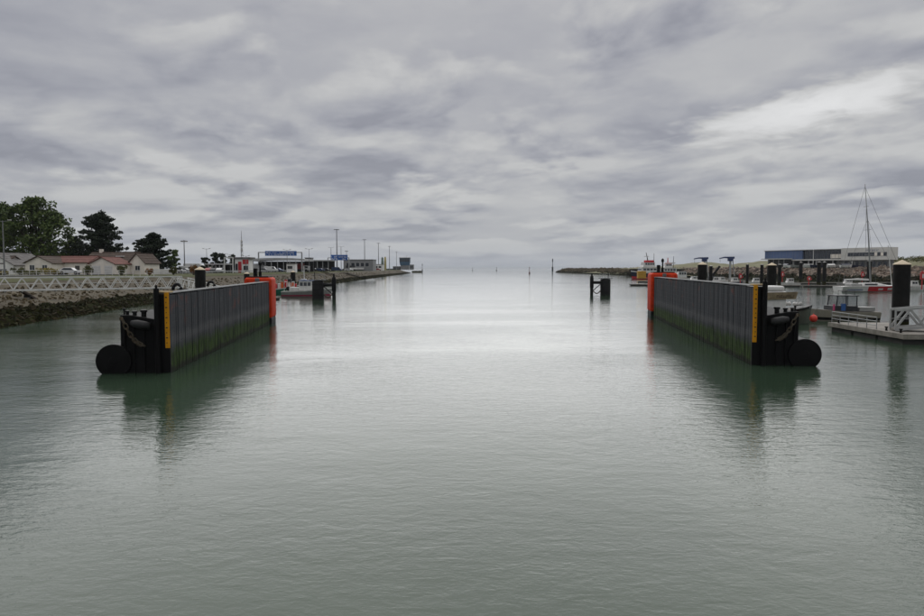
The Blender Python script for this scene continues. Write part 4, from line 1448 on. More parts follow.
# far groyne with its post
dd = 1000
t = thing('stone_groyne', 'low dark stone groyne beyond the blue tower', 'groyne', (xat(412, dd), dd, 0))
m = MB()
m.loft([[(x, -4, -0.5), (x, 4, -0.5), (x, 2.0, 2.6 + 0.5 * mnoise.noise((x * 0.3, 1, 1))), (x, -2.2, 2.5 + 0.6 * mnoise.noise((x * 0.4, 2, 5)))] for x in [i * 1.6 for i in range(10)]])
m.build('mound', M_weed, t)
def beacon(px, d, pt, pb, z0, label, r, colr, kind):
    a, b = at(px, pt, d), at(px, pb, d)
    zb = b.z if z0 is None else z0
    h = a.z - zb
    t = thing('beacon' if kind != 'buoy' else 'channel_buoy', label, 'beacon' if kind != 'buoy' else 'buoy', (a.x, d, zb), 0, 'channel marks')
    if kind == 'buoy':
        MB().lathe([(r * 0.6, -0.6), (r * 1.2, 0), (r * 1.2, h * 0.22), (r * 0.5, h * 0.3), (r * 0.3, h * 0.8)], 14).build('float', colr, t, smooth='auto')
        MB().lathe([(r * 0.1, h * 0.8), (r * 0.55, h * 0.81), (r * 0.55, h)], 12).build('topmark', colr, t)
    else:
        MB().lathe([(r * 1.6, -1), (r * 1.6, h * 0.35), (r * 0.7, h * 0.36), (r * 0.5, h * 0.8)], 12).build('column', colr, t, smooth='auto')
        MB().lathe([(r * 0.8, h * 0.75), (r * 1.1, h * 0.76), (r * 1.1, h * 0.95), (r * 0.4, h)], 12).build('lantern', colr, t, smooth='auto')
    return t
M_navdark = mat('beacon_dark', (0.05, 0.055, 0.06), 0.6)
M_navred = mat('buoy_red', (0.16, 0.06, 0.06), 0.6)
beacon(422.3, 1000, 263.6, 270.5, 0.5, 'thin dark post beyond the end of the left quay', 0.45, M_navdark, 'post')
beacon(472.6, 1750, 267.6, 271, 0, 'left and smaller of two tiny buoys on the horizon', 0.9, M_navdark, 'buoy')
beacon(496.6, 1700, 267.2, 271, 0, 'right and larger of two tiny buoys on the horizon', 1.2, M_navdark, 'buoy')
beacon(529.5, 760, 267.0, 274, 0, 'small pinkish channel buoy left of the breakwater tip', 0.75, M_navred, 'buoy')
beacon(552.6, 1035, 258.6, 271.0, 1.5, 'slim light beacon on the tip of the right breakwater', 0.75, M_navdark, 'post')

# ---- cars
M_tyre = mat('tyre', (0.012, 0.012, 0.012), 0.8)
M_hub = mat('hub_cap', (0.3, 0.3, 0.3), 0.4, metal=0.5)
M_lampc = mat('car_lamp', (0.6, 0.58, 0.5), 0.2)
def make_car(label, loc, rz, paint, van=False):
    t = thing('parked_van' if van else 'parked_car', label, 'van' if van else 'car', loc, rz, 'vehicles parked on the left shore')
    if van:
        side = [(-2.5, 0.35), (2.45, 0.35), (2.5, 0.95), (1.75, 1.15), (1.25, 1.95), (-2.45, 2.05), (-2.55, 1.2)]
        gl = [(0.55, 1.22), (1.62, 1.20), (1.22, 1.82), (0.55, 1.82)]
    else:
        side = [(-2.1, 0.32), (2.1, 0.32), (2.15, 0.75), (1.1, 0.92), (0.5, 1.42), (-1.0, 1.45), (-1.75, 1.0), (-2.12, 0.92)]
        gl = [(-1.45, 0.96), (0.95, 0.94), (0.45, 1.36), (-0.92, 1.38)]
    w = 0.86
    MB().loft([[(x, -w, z) for x, z in side], [(x, w, z) for x, z in side]]).build('body', paint, t, bevel=0.08)
    for sd in (-1, 1):
        a, b = sorted((sd * (w + 0.002), sd * (w + 0.012)))
        MB().loft([[(x, a, z) for x, z in gl], [(x, b, z) for x, z in gl]]).build('side_window', M_glass, t)
        for x in (-1.3, 1.35):
            wh = MB().lathe([(0.02, -0.11), (0.33, -0.1), (0.33, 0.1), (0.02, 0.11)], 16, (x, sd * (w - 0.05), 0.33), 'y').build('wheel', M_tyre, t, smooth='auto')
            MB().lathe([(0.02, sd * 0.115 - 0.004), (0.19, sd * 0.115), (0.02, sd * 0.115 + 0.004)], 12, (x, sd * (w - 0.05), 0.33), 'y').build('hub', M_hub, wh)
        MB().box(2.08 + (0.38 if van else 0), 2.17 + (0.36 if van else 0), min(sd * 0.5, sd * 0.8), max(sd * 0.5, sd * 0.8), 0.6, 0.74).build('headlight', M_lampc, t)
    return t
P_white = mat('car_white', (0.66, 0.66, 0.66), 0.3, var=0.05)
P_grey = mat('car_grey', (0.16, 0.165, 0.175), 0.3, var=0.05)
P_red = mat('car_red', (0.32, 0.03, 0.03), 0.3, var=0.05)
P_blue = mat('car_blue', (0.04, 0.07, 0.16), 0.3, var=0.05)
P_black = mat('car_black', (0.015, 0.015, 0.017), 0.3, var=0.05)
CARS = [(70, 142, 10, P_white, 0, 'small white car parked in front of the red roofed house'),
        (178, 196, 4, P_white, 0, 'white car parked left of the lone lamp mast'), (184.5, 198, -4, P_grey, 0, 'silver grey car parked at the foot of the lone lamp mast'),
        (187.5, 208, 6, P_white, 1, 'white van parked right of the lone lamp mast'), (209.5, 212, 90, P_red, 0, 'red car under the left end of the car shelter'),
        (214.5, 212, 90, P_black, 0, 'black car in the middle of the car shelter'), (220.5, 212, 90, P_white, 0, 'white car under the right end of the car shelter'),
        (264, 245, 0, P_grey, 0, 'grey car behind the orange end under the curved canopy'), (271, 250, 5, P_white, 1, 'white van waiting under the middle of the curved canopy'),
        (278, 252, -5, P_blue, 0, 'dark blue car right of the white van under the canopy'), (314, 300, 0, P_grey, 0, 'grey car left of the short blue sign'),
        (320, 300, 0, P_blue, 0, 'blue car below the flat pale canopy'), (326, 302, 0, P_black, 0, 'black car just left of the short sign post'),
        (337, 330, 0, P_blue, 1, 'dark van below the short blue sign'), (349, 345, 0, P_white, 0, 'white car before the grey terminal'), (378, 420, 0, P_red, 0, 'red car beyond the grey terminal')]
for px, d, rz, pt, van, lab in CARS:
    make_car(lab, (xat(px, d), d, GZ + 0.11), R(rz), pt, van)
# lorries, trailers and site cabins of the ferry yard
M_truckside = mat('trailer_white', (0.62, 0.62, 0.61), 0.5, var=0.15, streak=0.2)
for px, d, ln, hh, mt_, lab in ((238, 268, 9, 3.4, P_blue, 'dark blue lorry behind the red kiosk'), (256, 285, 10, 3.3, M_truckside, 'white trailer at the left end of the curved canopy'),
                            (299, 288, 9, 3.5, P_red, 'red trailer at the right end of the curved canopy'), (316, 345, 12, 3.6, M_truckside, 'white trailer behind the flat pale canopy'),
                            (357, 395, 12, 3.4, P_grey, 'grey trailer behind the terminal building'), (196, 235, 8, 3.0, M_truckside, 'white trailer right of the lone lamp mast')):
    t = thing('lorry', lab, 'lorry', (xat(px, d), d, GZ + 0.11), 0, 'lorries in the ferry yard')
    MB().box(-ln / 2, ln / 2 - 2.4, -1.2, 1.2, 1.0, hh).build('cargo_box', mt_, t, bevel=0.06)
    MB().loft([[(ln / 2 - 2.2, y, z) for y, z in ((-1.15, 0.5), (1.15, 0.5), (1.15, 2.7), (-1.15, 2.7))], [(ln / 2, y, z) for y, z in ((-1.1, 0.5), (1.1, 0.5), (1.05, 2.3), (-1.05, 2.3))]]).build('cab', P_white, t, bevel=0.08)
    MB().box(ln / 2 - 1.6, ln / 2 - 0.5, -1.19, -1.152, 1.5, 2.2).build('cab_window', M_glass, t)
    MB().box(-ln / 2, ln / 2 - 0.3, -0.5, 0.5, 0.6, 0.995).build('chassis', M_dark, t)
    for x in (-ln / 2 + 1, -ln / 2 + 2.2, ln / 2 - 1.2):
        for sd in (-1, 1):
            MB().lathe([(0.05, -0.15), (0.48, -0.14), (0.48, 0.14), (0.05, 0.15)], 16, (x, sd * 1.0, 0.48), 'y').build('wheel', M_tyre, t, smooth='auto')
# red and white crane-like gear and flags by the kiosk
for px, d, pt, lab in ((246, 215, 256.0, 'thin grey pole right of the red kiosk'), (230, 220, 254.5, 'thin grey pole left of the red kiosk'), (287, 240, 250.0, 'thin pole before the long blue sign'), (309, 260, 249.0, 'thin pole right of the long blue sign')):
    flood_mast(px, d, pt, lab, 0.12, 'arms')
# hedge and scrub along the far quay edge
t = thing('quay_hedge', 'long low dark hedge along the top of the far left quay', 'hedge', (-68, 300, 4.6))
rnd = random.Random(77)
cm = MB()
for i in range(420):
    u = rnd.random() ** 0.8
    y = u * 520
    x = -6.5 - y * 0.0195 + rnd.uniform(-1, 1)
    s_ = rnd.uniform(0.6, 1.1)
    leaf_quads(cm, (x, y, 0.5), (s_ * 1.5, s_ * 1.5, s_ * 0.7), 16, 0.4, rnd)
cm.build('foliage', L_dark, t, recalc=False)
# quay edge guard rail, left shore behind the wall
t = thing('guard_rail', 'pale metal guard rail along the road behind the left guide wall', 'guard rail', (-69, 165, 4.6))
for i in range(28):
    MB().box(-0.06, 0.06, i * 4 - 0.06, i * 4 + 0.06, 0, 0.8).build('post', M_galv, t)
MB().box(0.062, 0.12, -0.5, 108.5, 0.5, 0.8).build('rail', M_galv, t)
# ================================================================== right shore
M_bwhite = mat('white_cladding', (0.60, 0.59, 0.56), 0.6, var=0.08, scale=0.25, streak=0.15)
M_bblue = mat('blue_panels', (0.085, 0.135, 0.27), 0.5, var=0.1, scale=0.3)
M_bglass = mat('facade_glass', (0.012, 0.017, 0.032), 0.08, var=0.2, scale=0.3, spec=0.7)
M_bgrey = mat('ground_floor_grey', (0.17, 0.175, 0.18), 0.7, var=0.15, scale=0.3)
A = Vector((xat(764.5, 407), 407, 6.45))
B = Vector((xat(889.5, 342), 342, 6.45))
dv = B - A
BL = dv.length
t = thing('harbour_building', 'long flat building with blue, glazed and white sections above the rubble bank', 'building', A, math.atan2(dv.y, dv.x))
def along(px):
    """distance along the facade that a photo column meets"""
    r_ = ray(px, 268.6)
    k_ = r_.x / r_.y
    u = (k_ * A.y - A.x) / (dv.x - k_ * dv.y)
    return u * BL
ZF, ZT = 4.9, 10.55
s1, s2, s3, s4 = along(802), along(841), along(848), along(887)
MB().box(0, s1 - 0.02, 0, 7, ZF, ZT - 0.5).build('blue_block', M_bblue, t)
for i in range(1, 12):
    x = s1 * i / 12
    MB().box(x - 0.03, x + 0.03, -0.05, -0.002, ZF, ZT - 0.55).build('panel_joint', M_bgrey, t)
MB().box(-0.3, s2 + 0.1, -0.5, 7.4, ZT - 0.48, ZT - 0.12).build('parapet', M_roofgrey, t)
MB().box(s1, s2 - 0.02, 1.2, 7, ZF, ZT - 0.5).build('glass_core', M_bgrey, t)
n = 11
for i in range(n):
    x0, x1 = s1 + (s2 - s1) * i / n, s1 + (s2 - s1) * (i + 1) / n
    MB().box(x0 + 0.08, x1 - 0.08, 1.10, 1.19, ZF + 0.15, ZT - 0.75).build('pane', M_bglass, t)
    MB().box(x0 - 0.06, x0 + 0.06, 0.98, 1.185, ZF, ZT - 0.5).build('mullion', M_bgrey, t)
MB().box(along(829), s2 - 0.2, 1.0, 1.09, ZF + 0.4, ZF + 2.6).build('blind', M_render, t)
# slab under the upper floor
MB().box(along(788), s2 + 0.1, -0.8, 7.2, ZF - 0.75, ZF - 0.004).build('floor_slab', M_bwhite, t)
# white block on the right, oversailing its grey ground floor
MB().box(s2 + 0.12, BL, -0.6, 7, ZF - 0.8, ZT + 0.05).build('white_block', M_bwhite, t)
fr = MB().box(s3, s4, -0.72, -0.605, ZF + 1.2, ZF + 3.2).build('strip_window', M_bgrey, t)
n = 13
for i in range(n):
    x0, x1 = s3 + (s4 - s3) * i / n, s3 + (s4 - s3) * (i + 1) / n
    MB().box(x0 + 0.1, x1 - 0.1, -0.76, -0.722, ZF + 1.32, ZF + 3.08).build('pane', M_bglass if i not in (9, 11) else M_render, fr)
letters(t, along(866), along(879), -0.61, ZF + 3.9, ZF + 5.0, 1, 8, mat('letter_blue', (0.06, 0.09, 0.22), 0.5))
MB().box(s2 - 4, BL - 1.5, 2.0, 6.6, 0, ZF - 0.81).build('ground_floor', M_bgrey, t)
for i in range(8):
    x = s2 + (BL - s2 - 2) * (i + 0.3) / 8
    MB().box(x, x + 1.6, 1.9, 1.995, 0.2, 3.2).build('ground_window', M_bglass, t)
MB().box(along(771), s2 - 4.1, 3.0, 6.6, 0, ZF - 0.76).build('lower_wall', M_dark, t)
for i in range(9):
    x = along(771) + (s2 - along(771)) * i / 9
    MB().box(x - 0.25, x + 0.25, 0.0, 0.5, 0, ZF - 0.76).build('column', M_roofgrey, t)
# flat porch in front of the blue block
p0, p1 = along(768.5), along(793)
MB().box(p0, p1, -7, -0.9, 4.95, 5.45).build('porch_roof', M_bwhite, t)
MB().box(p0 + 4, p1 - 0.5, -6, -1, 0, 4.94).build('porch_wall', M_dark, t)
for i in range(4):
    x = p0 + 4.5 + (p1 - p0 - 6) * i / 3
    MB().box(x - 0.3, x + 0.3, -6.3, -6.02, 0, 4.94).build('porch_post', M_bgrey, t)
# flag poles / lamps before it
for px, d, pt, lab in ((813.5, 355, 250.0, 'thin white pole in front of the glazed front'), (852, 350, 262.0, 'short white pole on the quay before the white block')):
    a = at(px, pt, d)
    q = thing('flag_pole', lab, 'pole', (a.x, d, 6.45), 0, 'poles before the harbour building')
    MB().tube([(0, 0, 0), (0, 0, a.z - 6.45)], [0.18, 0.10], 10).build('shaft', M_white, q)
    MB().lathe([(0.1, a.z - 6.45), (0.3, a.z - 6.3), (0.05, a.z - 6.1)], 10).build('head', M_white, q)

# ================================================================== boats
def hull_secs(L, B, fs, fb, keel=-0.5, full=0.35, rake=0.06, n=15, flare=1.0, stern=0.82):
    secs = []
    for i in range(n):
        u = i / (n - 1)
        if u < full:
            b = B / 2 * (stern + (1 - stern) * math.sin(u / full * math.pi / 2))
        else:
            b = B / 2 * max(0.012, 1 - ((u - full) / (1 - full)) ** 2.3)
        z = fs + (fb - fs) * u ** 2.2
        xo = (u - 0.5) * L
        kz = keel * (1 - 0.75 * max(0, (u - 0.7) / 0.3) ** 2)
        rk = rake * L * max(0, (u - 0.6) / 0.4) ** 2
        lowb = b * (0.80 - 0.35 * max(0, (u - 0.5) / 0.5))
        secs.append([(xo - rk, 0, kz), (xo - rk * 0.8, lowb * 0.8, kz * 0.35), (xo - rk * 0.55, lowb, 0.12), (xo, b, z), (xo, -b, z), (xo - rk * 0.55, -lowb, 0.12), (xo - rk * 0.8, -lowb * 0.8, kz * 0.35)])
    return secs
def hull(par, L, B, fs, fb, mt, stripe=None, rail=None, deckm=None, **kw):
    S = hull_secs(L, B, fs, fb, **kw)
    h_ = MB().loft(S).build('hull', mt, par, smooth='auto')
    def band(f0, f1, m_, name, out=0.02):
        secs = []
        for s in S:
            a, b = Vector(s[2]), Vector(s[3])
            p0, p1 = a.lerp(b, f0), a.lerp(b, f1)
            o = Vector((0, out, 0))
            secs.append([p0 + o, p1 + o, p1 + Vector((0, -out, 0)) if False else Vector((p1.x, -p1.y, p1.z)) - o, Vector((p0.x, -p0.y, p0.z)) - o])
        MB().loft(secs).build(name, m_, h_)
    if stripe:
        band(0.0, 0.28, stripe, 'boot_stripe')
    if rail:
        band(0.86, 1.03, rail, 'rubbing_strake', 0.05)
    if deckm:
        secs = []
        for s in S:
            b = Vector(s[3])
            secs.append([(b.x, b.y * 0.93, b.z + 0.045), (b.x, -b.y * 0.93, b.z + 0.045), (b.x, -b.y * 0.93, b.z + 0.02), (b.x, b.y * 0.93, b.z + 0.02)])
        MB().loft(secs).build('deck', deckm, h_)
    return h_
def house(par, x0, x1, w, z0, z1, mt, rake_f=0.3, rake_b=0.1, roofm=None, win=3, name='wheelhouse', roof_over=0.15, wz=(0.5, 0.85), side_win=2):
    h = z1 - z0
    m = MB()
    m.loft([[(x0, -w / 2, z0), (x1, -w / 2, z0), (x1, w / 2, z0), (x0, w / 2, z0)],
            [(x0 + rake_b, -w / 2 * 0.92, z1), (x1 - rake_f, -w / 2 * 0.92, z1), (x1 - rake_f, w / 2 * 0.92, z1), (x0 + rake_b, w / 2 * 0.92, z1)]])
    o = m.build(name, mt, par, bevel=0.04)
    MB().box(x0 + rake_b - roof_over, x1 - rake_f + roof_over, -w / 2 - roof_over * 0.4, w / 2 + roof_over * 0.4, z1 + 0.003, z1 + 0.10).build('roof', roofm or mt, o, bevel=0.03)
    LL = x1 - x0 - rake_f - rake_b
    for sd in (-1, 1):
        for i in range(win):
            a0 = x0 + rake_b + LL * (0.06 + 0.90 * i / win)
            a1 = x0 + rake_b + LL * (0.06 + 0.90 * (i + 0.8) / win)
            y0 = sd * w / 2 * (1 - 0.08 * wz[0])
            y1 = sd * w / 2 * (1 - 0.08 * wz[1])
            e = sd * 0.02
            MB().loft([[(a0, y0 + e, z0 + h * wz[0]), (a1, y0 + e, z0 + h * wz[0]), (a1, y1 + e, z0 + h * wz[1]), (a0, y1 + e, z0 + h * wz[1])],
                       [(a0, y0 + 2 * e, z0 + h * wz[0]), (a1, y0 + 2 * e, z0 + h * wz[0]), (a1, y1 + 2 * e, z0 + h * wz[1]), (a0, y1 + 2 * e, z0 + h * wz[1])]]).build('window', M_glass, o)
    for q in range(side_win):     # windscreen
        b0, b1 = -w / 2 * 0.85 + w * 0.85 * q / side_win + 0.04, -w / 2 * 0.85 + w * 0.85 * (q + 1) / side_win - 0.04
        xs0, xs1 = x1 - rake_f * wz[0] + 0.015, x1 - rake_f * wz[1] + 0.015
        MB().loft([[(xs0, b0, z0 + h * wz[0]), (xs0, b1, z0 + h * wz[0]), (xs1, b1, z0 + h * wz[1]), (xs1, b0, z0 + h * wz[1])],
                   [(xs0 + 0.02, b0, z0 + h * wz[0]), (xs0 + 0.02, b1, z0 + h * wz[0]), (xs1 + 0.02, b1, z0 + h * wz[1]), (xs1 + 0.02, b0, z0 + h * wz[1])]]).build('windscreen', M_glass, o)
    return o
def boat(name, label, px, d, rz, cat='boat', z=0.0, group=None):
    return thing(name, label, cat, (xat(px, d), d, z), R(rz), group)
B_white = mat('boat_white', (0.70, 0.69, 0.67), 0.4, var=0.12, scale=0.8, streak=0.25)
B_grey = mat('boat_grey', (0.30, 0.30, 0.29), 0.5, var=0.15, scale=0.8, streak=0.2)
B_mag = mat('boot_red', (0.30, 0.035, 0.075), 0.5, var=0.15)
B_green = mat('boat_green', (0.015, 0.16, 0.10), 0.45, var=0.15, streak=0.2)
B_red = mat('boat_red', (0.55, 0.03, 0.04), 0.4, var=0.1)
B_navy = mat('boat_navy', (0.015, 0.02, 0.05), 0.4, var=0.15)
B_yellow = mat('yellow_gear', (0.55, 0.30, 0.03), 0.6, var=0.2)
B_orange = mat('orange_gear', (0.62, 0.12, 0.03), 0.6, var=0.2)
B_olive = mat('boat_olive', (0.105, 0.12, 0.095), 0.6, var=0.2, scale=0.8, streak=0.3)
B_blue = mat('boat_blue', (0.03, 0.10, 0.30), 0.45, var=0.1)
# white fishing boat behind the left dolphin
t = boat('fishing_boat', 'white fishing boat with crimson boot stripe behind the left fender drum', 307, 143, 2)
hull(t, 10.6, 3.4, 1.15, 1.9, B_grey, B_mag, B_white, M_deck)
house(t, -1.6, 1.6, 2.4, 1.3, 3.4, B_white, 0.4, 0.1, B_blue, 3)
MB().box(-3.6, -1.7, -1.1, 1.1, 1.2, 2.0).build('fish_hatch', B_white, t, bevel=0.05)
MB().tube([(-0.6, 0, 3.5), (-0.7, 0, 6.6)], [0.10, 0.06], 8).build('mast', M_white, t)
MB().tube([(-0.7, -0.9, 5.4), (-0.7, 0.9, 5.4)], 0.05, 6).build('spreader', M_white, t)
MB().box(-1.2, -0.2, -0.5, 0.5, 3.55, 3.8).build('radar', B_white, t, bevel=0.05)
for x in (-4.6, -3.0):
    MB().tube([(x, -1.2, 1.2), (x, -1.2, 3.2), (x, 1.2, 3.2), (x, 1.2, 1.2)], 0.07, 6).build('gallows', M_white, t)
MB().lathe([(0.35, -0.5), (0.45, -0.4), (0.45, 0.4), (0.35, 0.5)], 14, (-4.0, 0, 1.75), 'y').build('net_drum', M_rubber, t)
MB().lathe([(0.1, 0), (0.32, 0.15), (0.32, 0.4), (0.1, 0.55)], 12, (2.6, -1.0, 1.5)).build('fender_ball', B_orange, t, smooth=True)
# green hulled boat with red gear
t = boat('fishing_boat', 'green hulled boat with red and white gear beside the orange wall end', 281, 158, 8)
hull(t, 8.6, 3.0, 1.1, 2.2, B_green, None, B_white, M_deck)
rnd = random.Random(4)
for i in range(7):
    x, y = -1.5 + i * 0.75, rnd.uniform(-0.7, 0.7)
    MB().box(x, x + 0.6, y - 0.4, y + 0.4, 1.3 + 0.05 * i, 2.3 + rnd.random() * 1.3).build('gear_crate', (B_red, B_white, B_orange)[i % 3], t, bevel=0.05)
house(t, -3.4, -1.8, 1.9, 1.2, 3.0, B_white, 0.2, 0.1, B_orange, 2)
MB().tube([(1.9, 0, 2.0), (1.9, 0, 3.9)], 0.05, 6).build('mast', M_white, t)
MB().box(1.5, 2.4, -0.5, 0.5, 2.9, 3.6).build('tarpaulin', M_dark, t, bevel=0.1)
# pilot / rescue ship with red wheelhouse, far right basin
t = boat('workboat', 'white ship with red topped wheelhouse beyond the right orange wall end', 650, 400, 188, 'ship')
hull(t, 24, 7, 3.0, 4.8, B_navy, B_red, B_white, M_deck)
house(t, -6, 7, 5.8, 3.2, 6.6, B_white, 0.8, 0.4, None, 5, 'deckhouse')
house(t, -2.5, 5.5, 5.0, 6.8, 9.7, B_white, 1.0, 0.5, B_red, 4)
MB().box(-1.5, 3.2, -1.8, 1.8, 9.82, 11.0).build('funnel_top', B_red, t, bevel=0.1)
MB().tube([(1.5, 0, 11), (2.6, 0, 15.6)], [0.3, 0.15], 8).build('mast', M_pile, t)
MB().tube([(-2.4, 0, 9.8), (-2.4, 0, 15.2)], [0.16, 0.1], 8).build('aerial', M_pile, t)
MB().box(1.2, 3.4, -1.2, 1.2, 13.2, 13.5).build('radar', B_white, t)
for i, (px, lab) in enumerate(((641.5, 'yellow container on the quay left of the white ship'), (684.5, 'yellow container beyond the orange end of the right wall, by the navy boat'))):
    d = 372
    a = at(px, 271, d)
    q = thing('container', lab, 'container', (a.x - 1.8, d, 0.55), 0, 'yellow containers by the ships')
    MB().box(0, 4.4 if i == 0 else 3, 0, 3, 0, a.z - 0.55 - (0.2 if i else 0)).build('box_shell', B_yellow, q, bevel=0.08)
    for k_ in range(4):
        MB().box(0.3 + k_ * 0.7, 0.45 + k_ * 0.7, -0.08, -0.003, 0.2, a.z - 0.9).build('rib', B_yellow, q)
walkway((104, 376, 0), (150, 366, 0), 5, 'quay pontoon carrying the yellow containers', 0)
t = boat('workboat', 'second white ship with bare mast, right of the red topped one', 669, 392, 180, 'ship')
hull(t, 17, 6, 2.6, 3.8, B_white, B_navy, None, M_deck)
house(t, -4.0, 4.5, 4.8, 2.8, 6.4, B_white, 0.6, 0.4, None, 4, 'deckhouse')
house(t, -1.5, 3.2, 4.0, 6.55, 8.8, B_white, 0.7, 0.4, B_red, 3)
MB().tube([(-2.5, 0, 6.5), (-2.6, 0, 13.2)], [0.2, 0.1], 8).build('mast', M_pile, t)
MB().tube([(0.8, 0, 8.9), (0.8, 0, 12.4)], [0.35, 0.2], 8).build('lattice_mast', M_redpost, t)
MB().box(-3.2, 2.0, -1.5, 1.5, 8.92, 9.6).build('radar_deck', B_white, t)
t = boat('motor_boat', 'small white cabin boat with dark top between the ship and the navy boat', 681, 330, 175)
hull(t, 9, 3.2, 1.3, 1.9, B_white, None, None, M_deck)
house(t, -2.6, 2.0, 2.6, 1.5, 4.6, B_white, 0.6, 0.2, B_navy, 3)
MB().tube([(-1, 0, 4.7), (-1, 0, 7.0)], 0.06, 6).build('aerial', M_pile, t)
t = boat('motor_boat', 'low navy blue boat behind the right guide wall', 694, 250, 175)
hull(t, 8.5, 2.8, 1.6, 2.4, B_navy, None, B_white, M_deck)
house(t, -2.2, 1.2, 2.0, 1.8, 3.0, B_white, 0.5, 0.2, None, 2)
# jib cranes with blue arms
M_craneblue = mat('crane_blue', (0.025, 0.045, 0.13), 0.5, var=0.12)
for px, d, ptop, lab in ((704.5, 292, 257.2, 'left and lower of two quay cranes with dark blue jibs'), (730.5, 280, 256.6, 'right and higher of two quay cranes with dark blue jibs')):
    a = at(px, ptop, d)
    h = a.z
    q = thing('jib_crane', lab, 'crane', (a.x, d, 0.6), 0, 'quay cranes with blue jibs')
    h -= 0.6
    MB().lathe([(0.75, 0), (0.75, 0.6), (0.45, 0.65), (0.42, h - 1.9)], 14).build('column', M_galv, q, smooth='auto')
    hd = MB().box(-1.0, 1.0, -0.7, 0.7, h - 1.9, h - 0.55).build('slewing_head', M_craneblue, q, bevel=0.1)
    MB().loft([[(1.6, -0.4, h - 0.9), (1.6, 0.4, h - 0.9), (1.6, 0.4, h), (1.6, -0.4, h)], [(-2.5, -0.3, h - 0.6), (-2.5, 0.3, h - 0.6), (-2.5, 0.3, h - 0.05), (-2.5, -0.3, h - 0.05)], [(-4.6, -0.2, h - 0.95), (-4.6, 0.2, h - 0.95), (-4.6, 0.2, h - 0.55), (-4.6, -0.2, h - 0.55)]]).build('jib', M_craneblue, q)
    MB().tube([(-4.3, 0, h - 1.0), (-4.3, 0, h - 2.4)], 0.05, 6).build('hook_cable', M_pile, q)
    MB().bar((1.0, 0.0, h - 1.8), (1.9, 0, 2.2), 0.3).build('back_stay', M_galv, q)
    MB().box(-1.4, 1.8, -1.3, 1.3, 0.0, 0.9).build('plinth', M_quay, q, bevel=0.05)
# derrick leaning on the quay between them
a = at(716, 266, 285)
q = thing('loading_conveyor', 'dark sloping loader arm between the two blue cranes', 'loader', (a.x, 285, 0.6))
MB().bar((-2.4, 0, 1.2), (1.6, 0, 6.4), 0.9, 0.8).build('boom', M_pile, q)
MB().box(-3.2, 0.6, -1, 1, 0, 2.2).build('machine_body', M_navdark, q, bevel=0.15)
for x in (-2.4, -0.4):
    MB().lathe([(0.6, -0.2), (0.6, 0.2)], 14, (x, -1.1, 0.6), 'y').build('wheel', M_tyre, q)
walkway((76, 290, 0), (124, 276, 0), 6, 'wide quay pontoon under the two blue cranes', 0)
for px, d, rz, lab, hm in ((722, 262, 20, 'small pale boat below the right blue crane', B_white), (716, 255, 160, 'small grey boat below the loader arm', B_grey), (756, 238, 170, 'small white boat by the thin piles', B_white), (735, 245, 10, 'small navy boat behind the middle of the right guide wall', B_navy), (790, 226, 175, 'small white boat at the pontoon right of the collared pile', B_white), (848, 214, 170, 'small grey boat astern of the racing yacht', B_grey), (914, 182, 5, 'small white boat right of the tall black pile', B_white)):
    t = boat('motor_boat', lab, px, d, rz)
    hull(t, 6.5, 2.3, 1.0, 1.5, hm, None, None, M_deck)
    house(t, -1.2, 1.2, 1.7, 1.15, 2.6, B_white, 0.5, 0.2, None, 2)

# racing yacht
t = boat('racing_yacht', 'red and white ocean racing yacht with very tall mast', 873.5, 174, 0)
hy = hull(t, 18.3, 5.2, 1.35, 1.75, B_white, None, None, B_white, full=0.42, rake=0.01, stern=0.95, keel=-0.4)
S = hull_secs(18.3, 5.2, 1.35, 1.75, keel=-0.4, full=0.42, rake=0.01, stern=0.95)
def patch(i0, i1, f0, f1, m_, name, out=0.03):
    for sd in (-1, 1):
        secs = []
        for s in S[i0:i1 + 1]:
            a, b = Vector(s[2]), Vector(s[3])
            p0, p1 = a.lerp(b, f0), a.lerp(b, f1)
            secs.append([(p0.x, sd * (p0.y + out), p0.z), (p1.x, sd * (p1.y + out), p1.z), (p1.x, sd * (p1.y + 0.004), p1.z), (p0.x, sd * (p0.y + 0.004), p0.z)])
        MB().loft(secs).build(name, m_, hy)
patch(5, 14, 0.02, 0.97, B_red, 'red_flank')
patch(1, 4, 0.2, 0.45, mat('livery_blue', (0.22, 0.26, 0.38), 0.5), 'blue_mark')
patch(7, 8, 0.25, 0.6, B_white, 'white_mark', 0.05)
patch(9, 10, 0.25, 0.65, B_white, 'white_mark', 0.05)
patch(11, 12, 0.35, 0.6, B_white, 'white_mark', 0.05)
MB().loft([[(-3.5, -1.3, 1.5), (-3.5, 1.3, 1.5), (-3.2, 1.0, 2.25), (-3.2, -1.0, 2.25)], [(1.2, -1.3, 1.6), (1.2, 1.3, 1.6), (0.6, 1.0, 2.35), (0.6, -1.0, 2.35)], [(3.6, -0.8, 1.65), (3.6, 0.8, 1.65), (3.4, 0.6, 1.75), (3.4, -0.6, 1.75)]]).build('coachroof', B_white, t, bevel=0.05)
MB().box(-2.8, 0.4, -1.32, -1.2, 1.75, 2.1).build('cabin_window', M_glass, t)
MB().box(-6.5, -3.7, -1.6, 1.6, 1.35, 2.1).build('cockpit_cover', B_grey, t, bevel=0.15)
base = Vector((-0.6, 0, 1.7))
top = at(865.0, 184, 174) - Vector(t.location)
top.y = 0
mst = MB().tube([base, base.lerp(top, 0.45) + Vector((0.15, 0, 0)), top], [0.20, 0.17, 0.09], 10).build('mast', mat('mast_alloy', (0.33, 0.335, 0.34), 0.45, var=0.1), t, smooth=True)
for f, w_ in ((0.3, 1.9), (0.55, 1.5), (0.78, 1.1)):
    p_ = base.lerp(top, f)
    MB().tube([(p_.x, -w_, p_.z), (p_.x, w_, p_.z)], 0.05, 6).build('spreader', M_mast, mst)
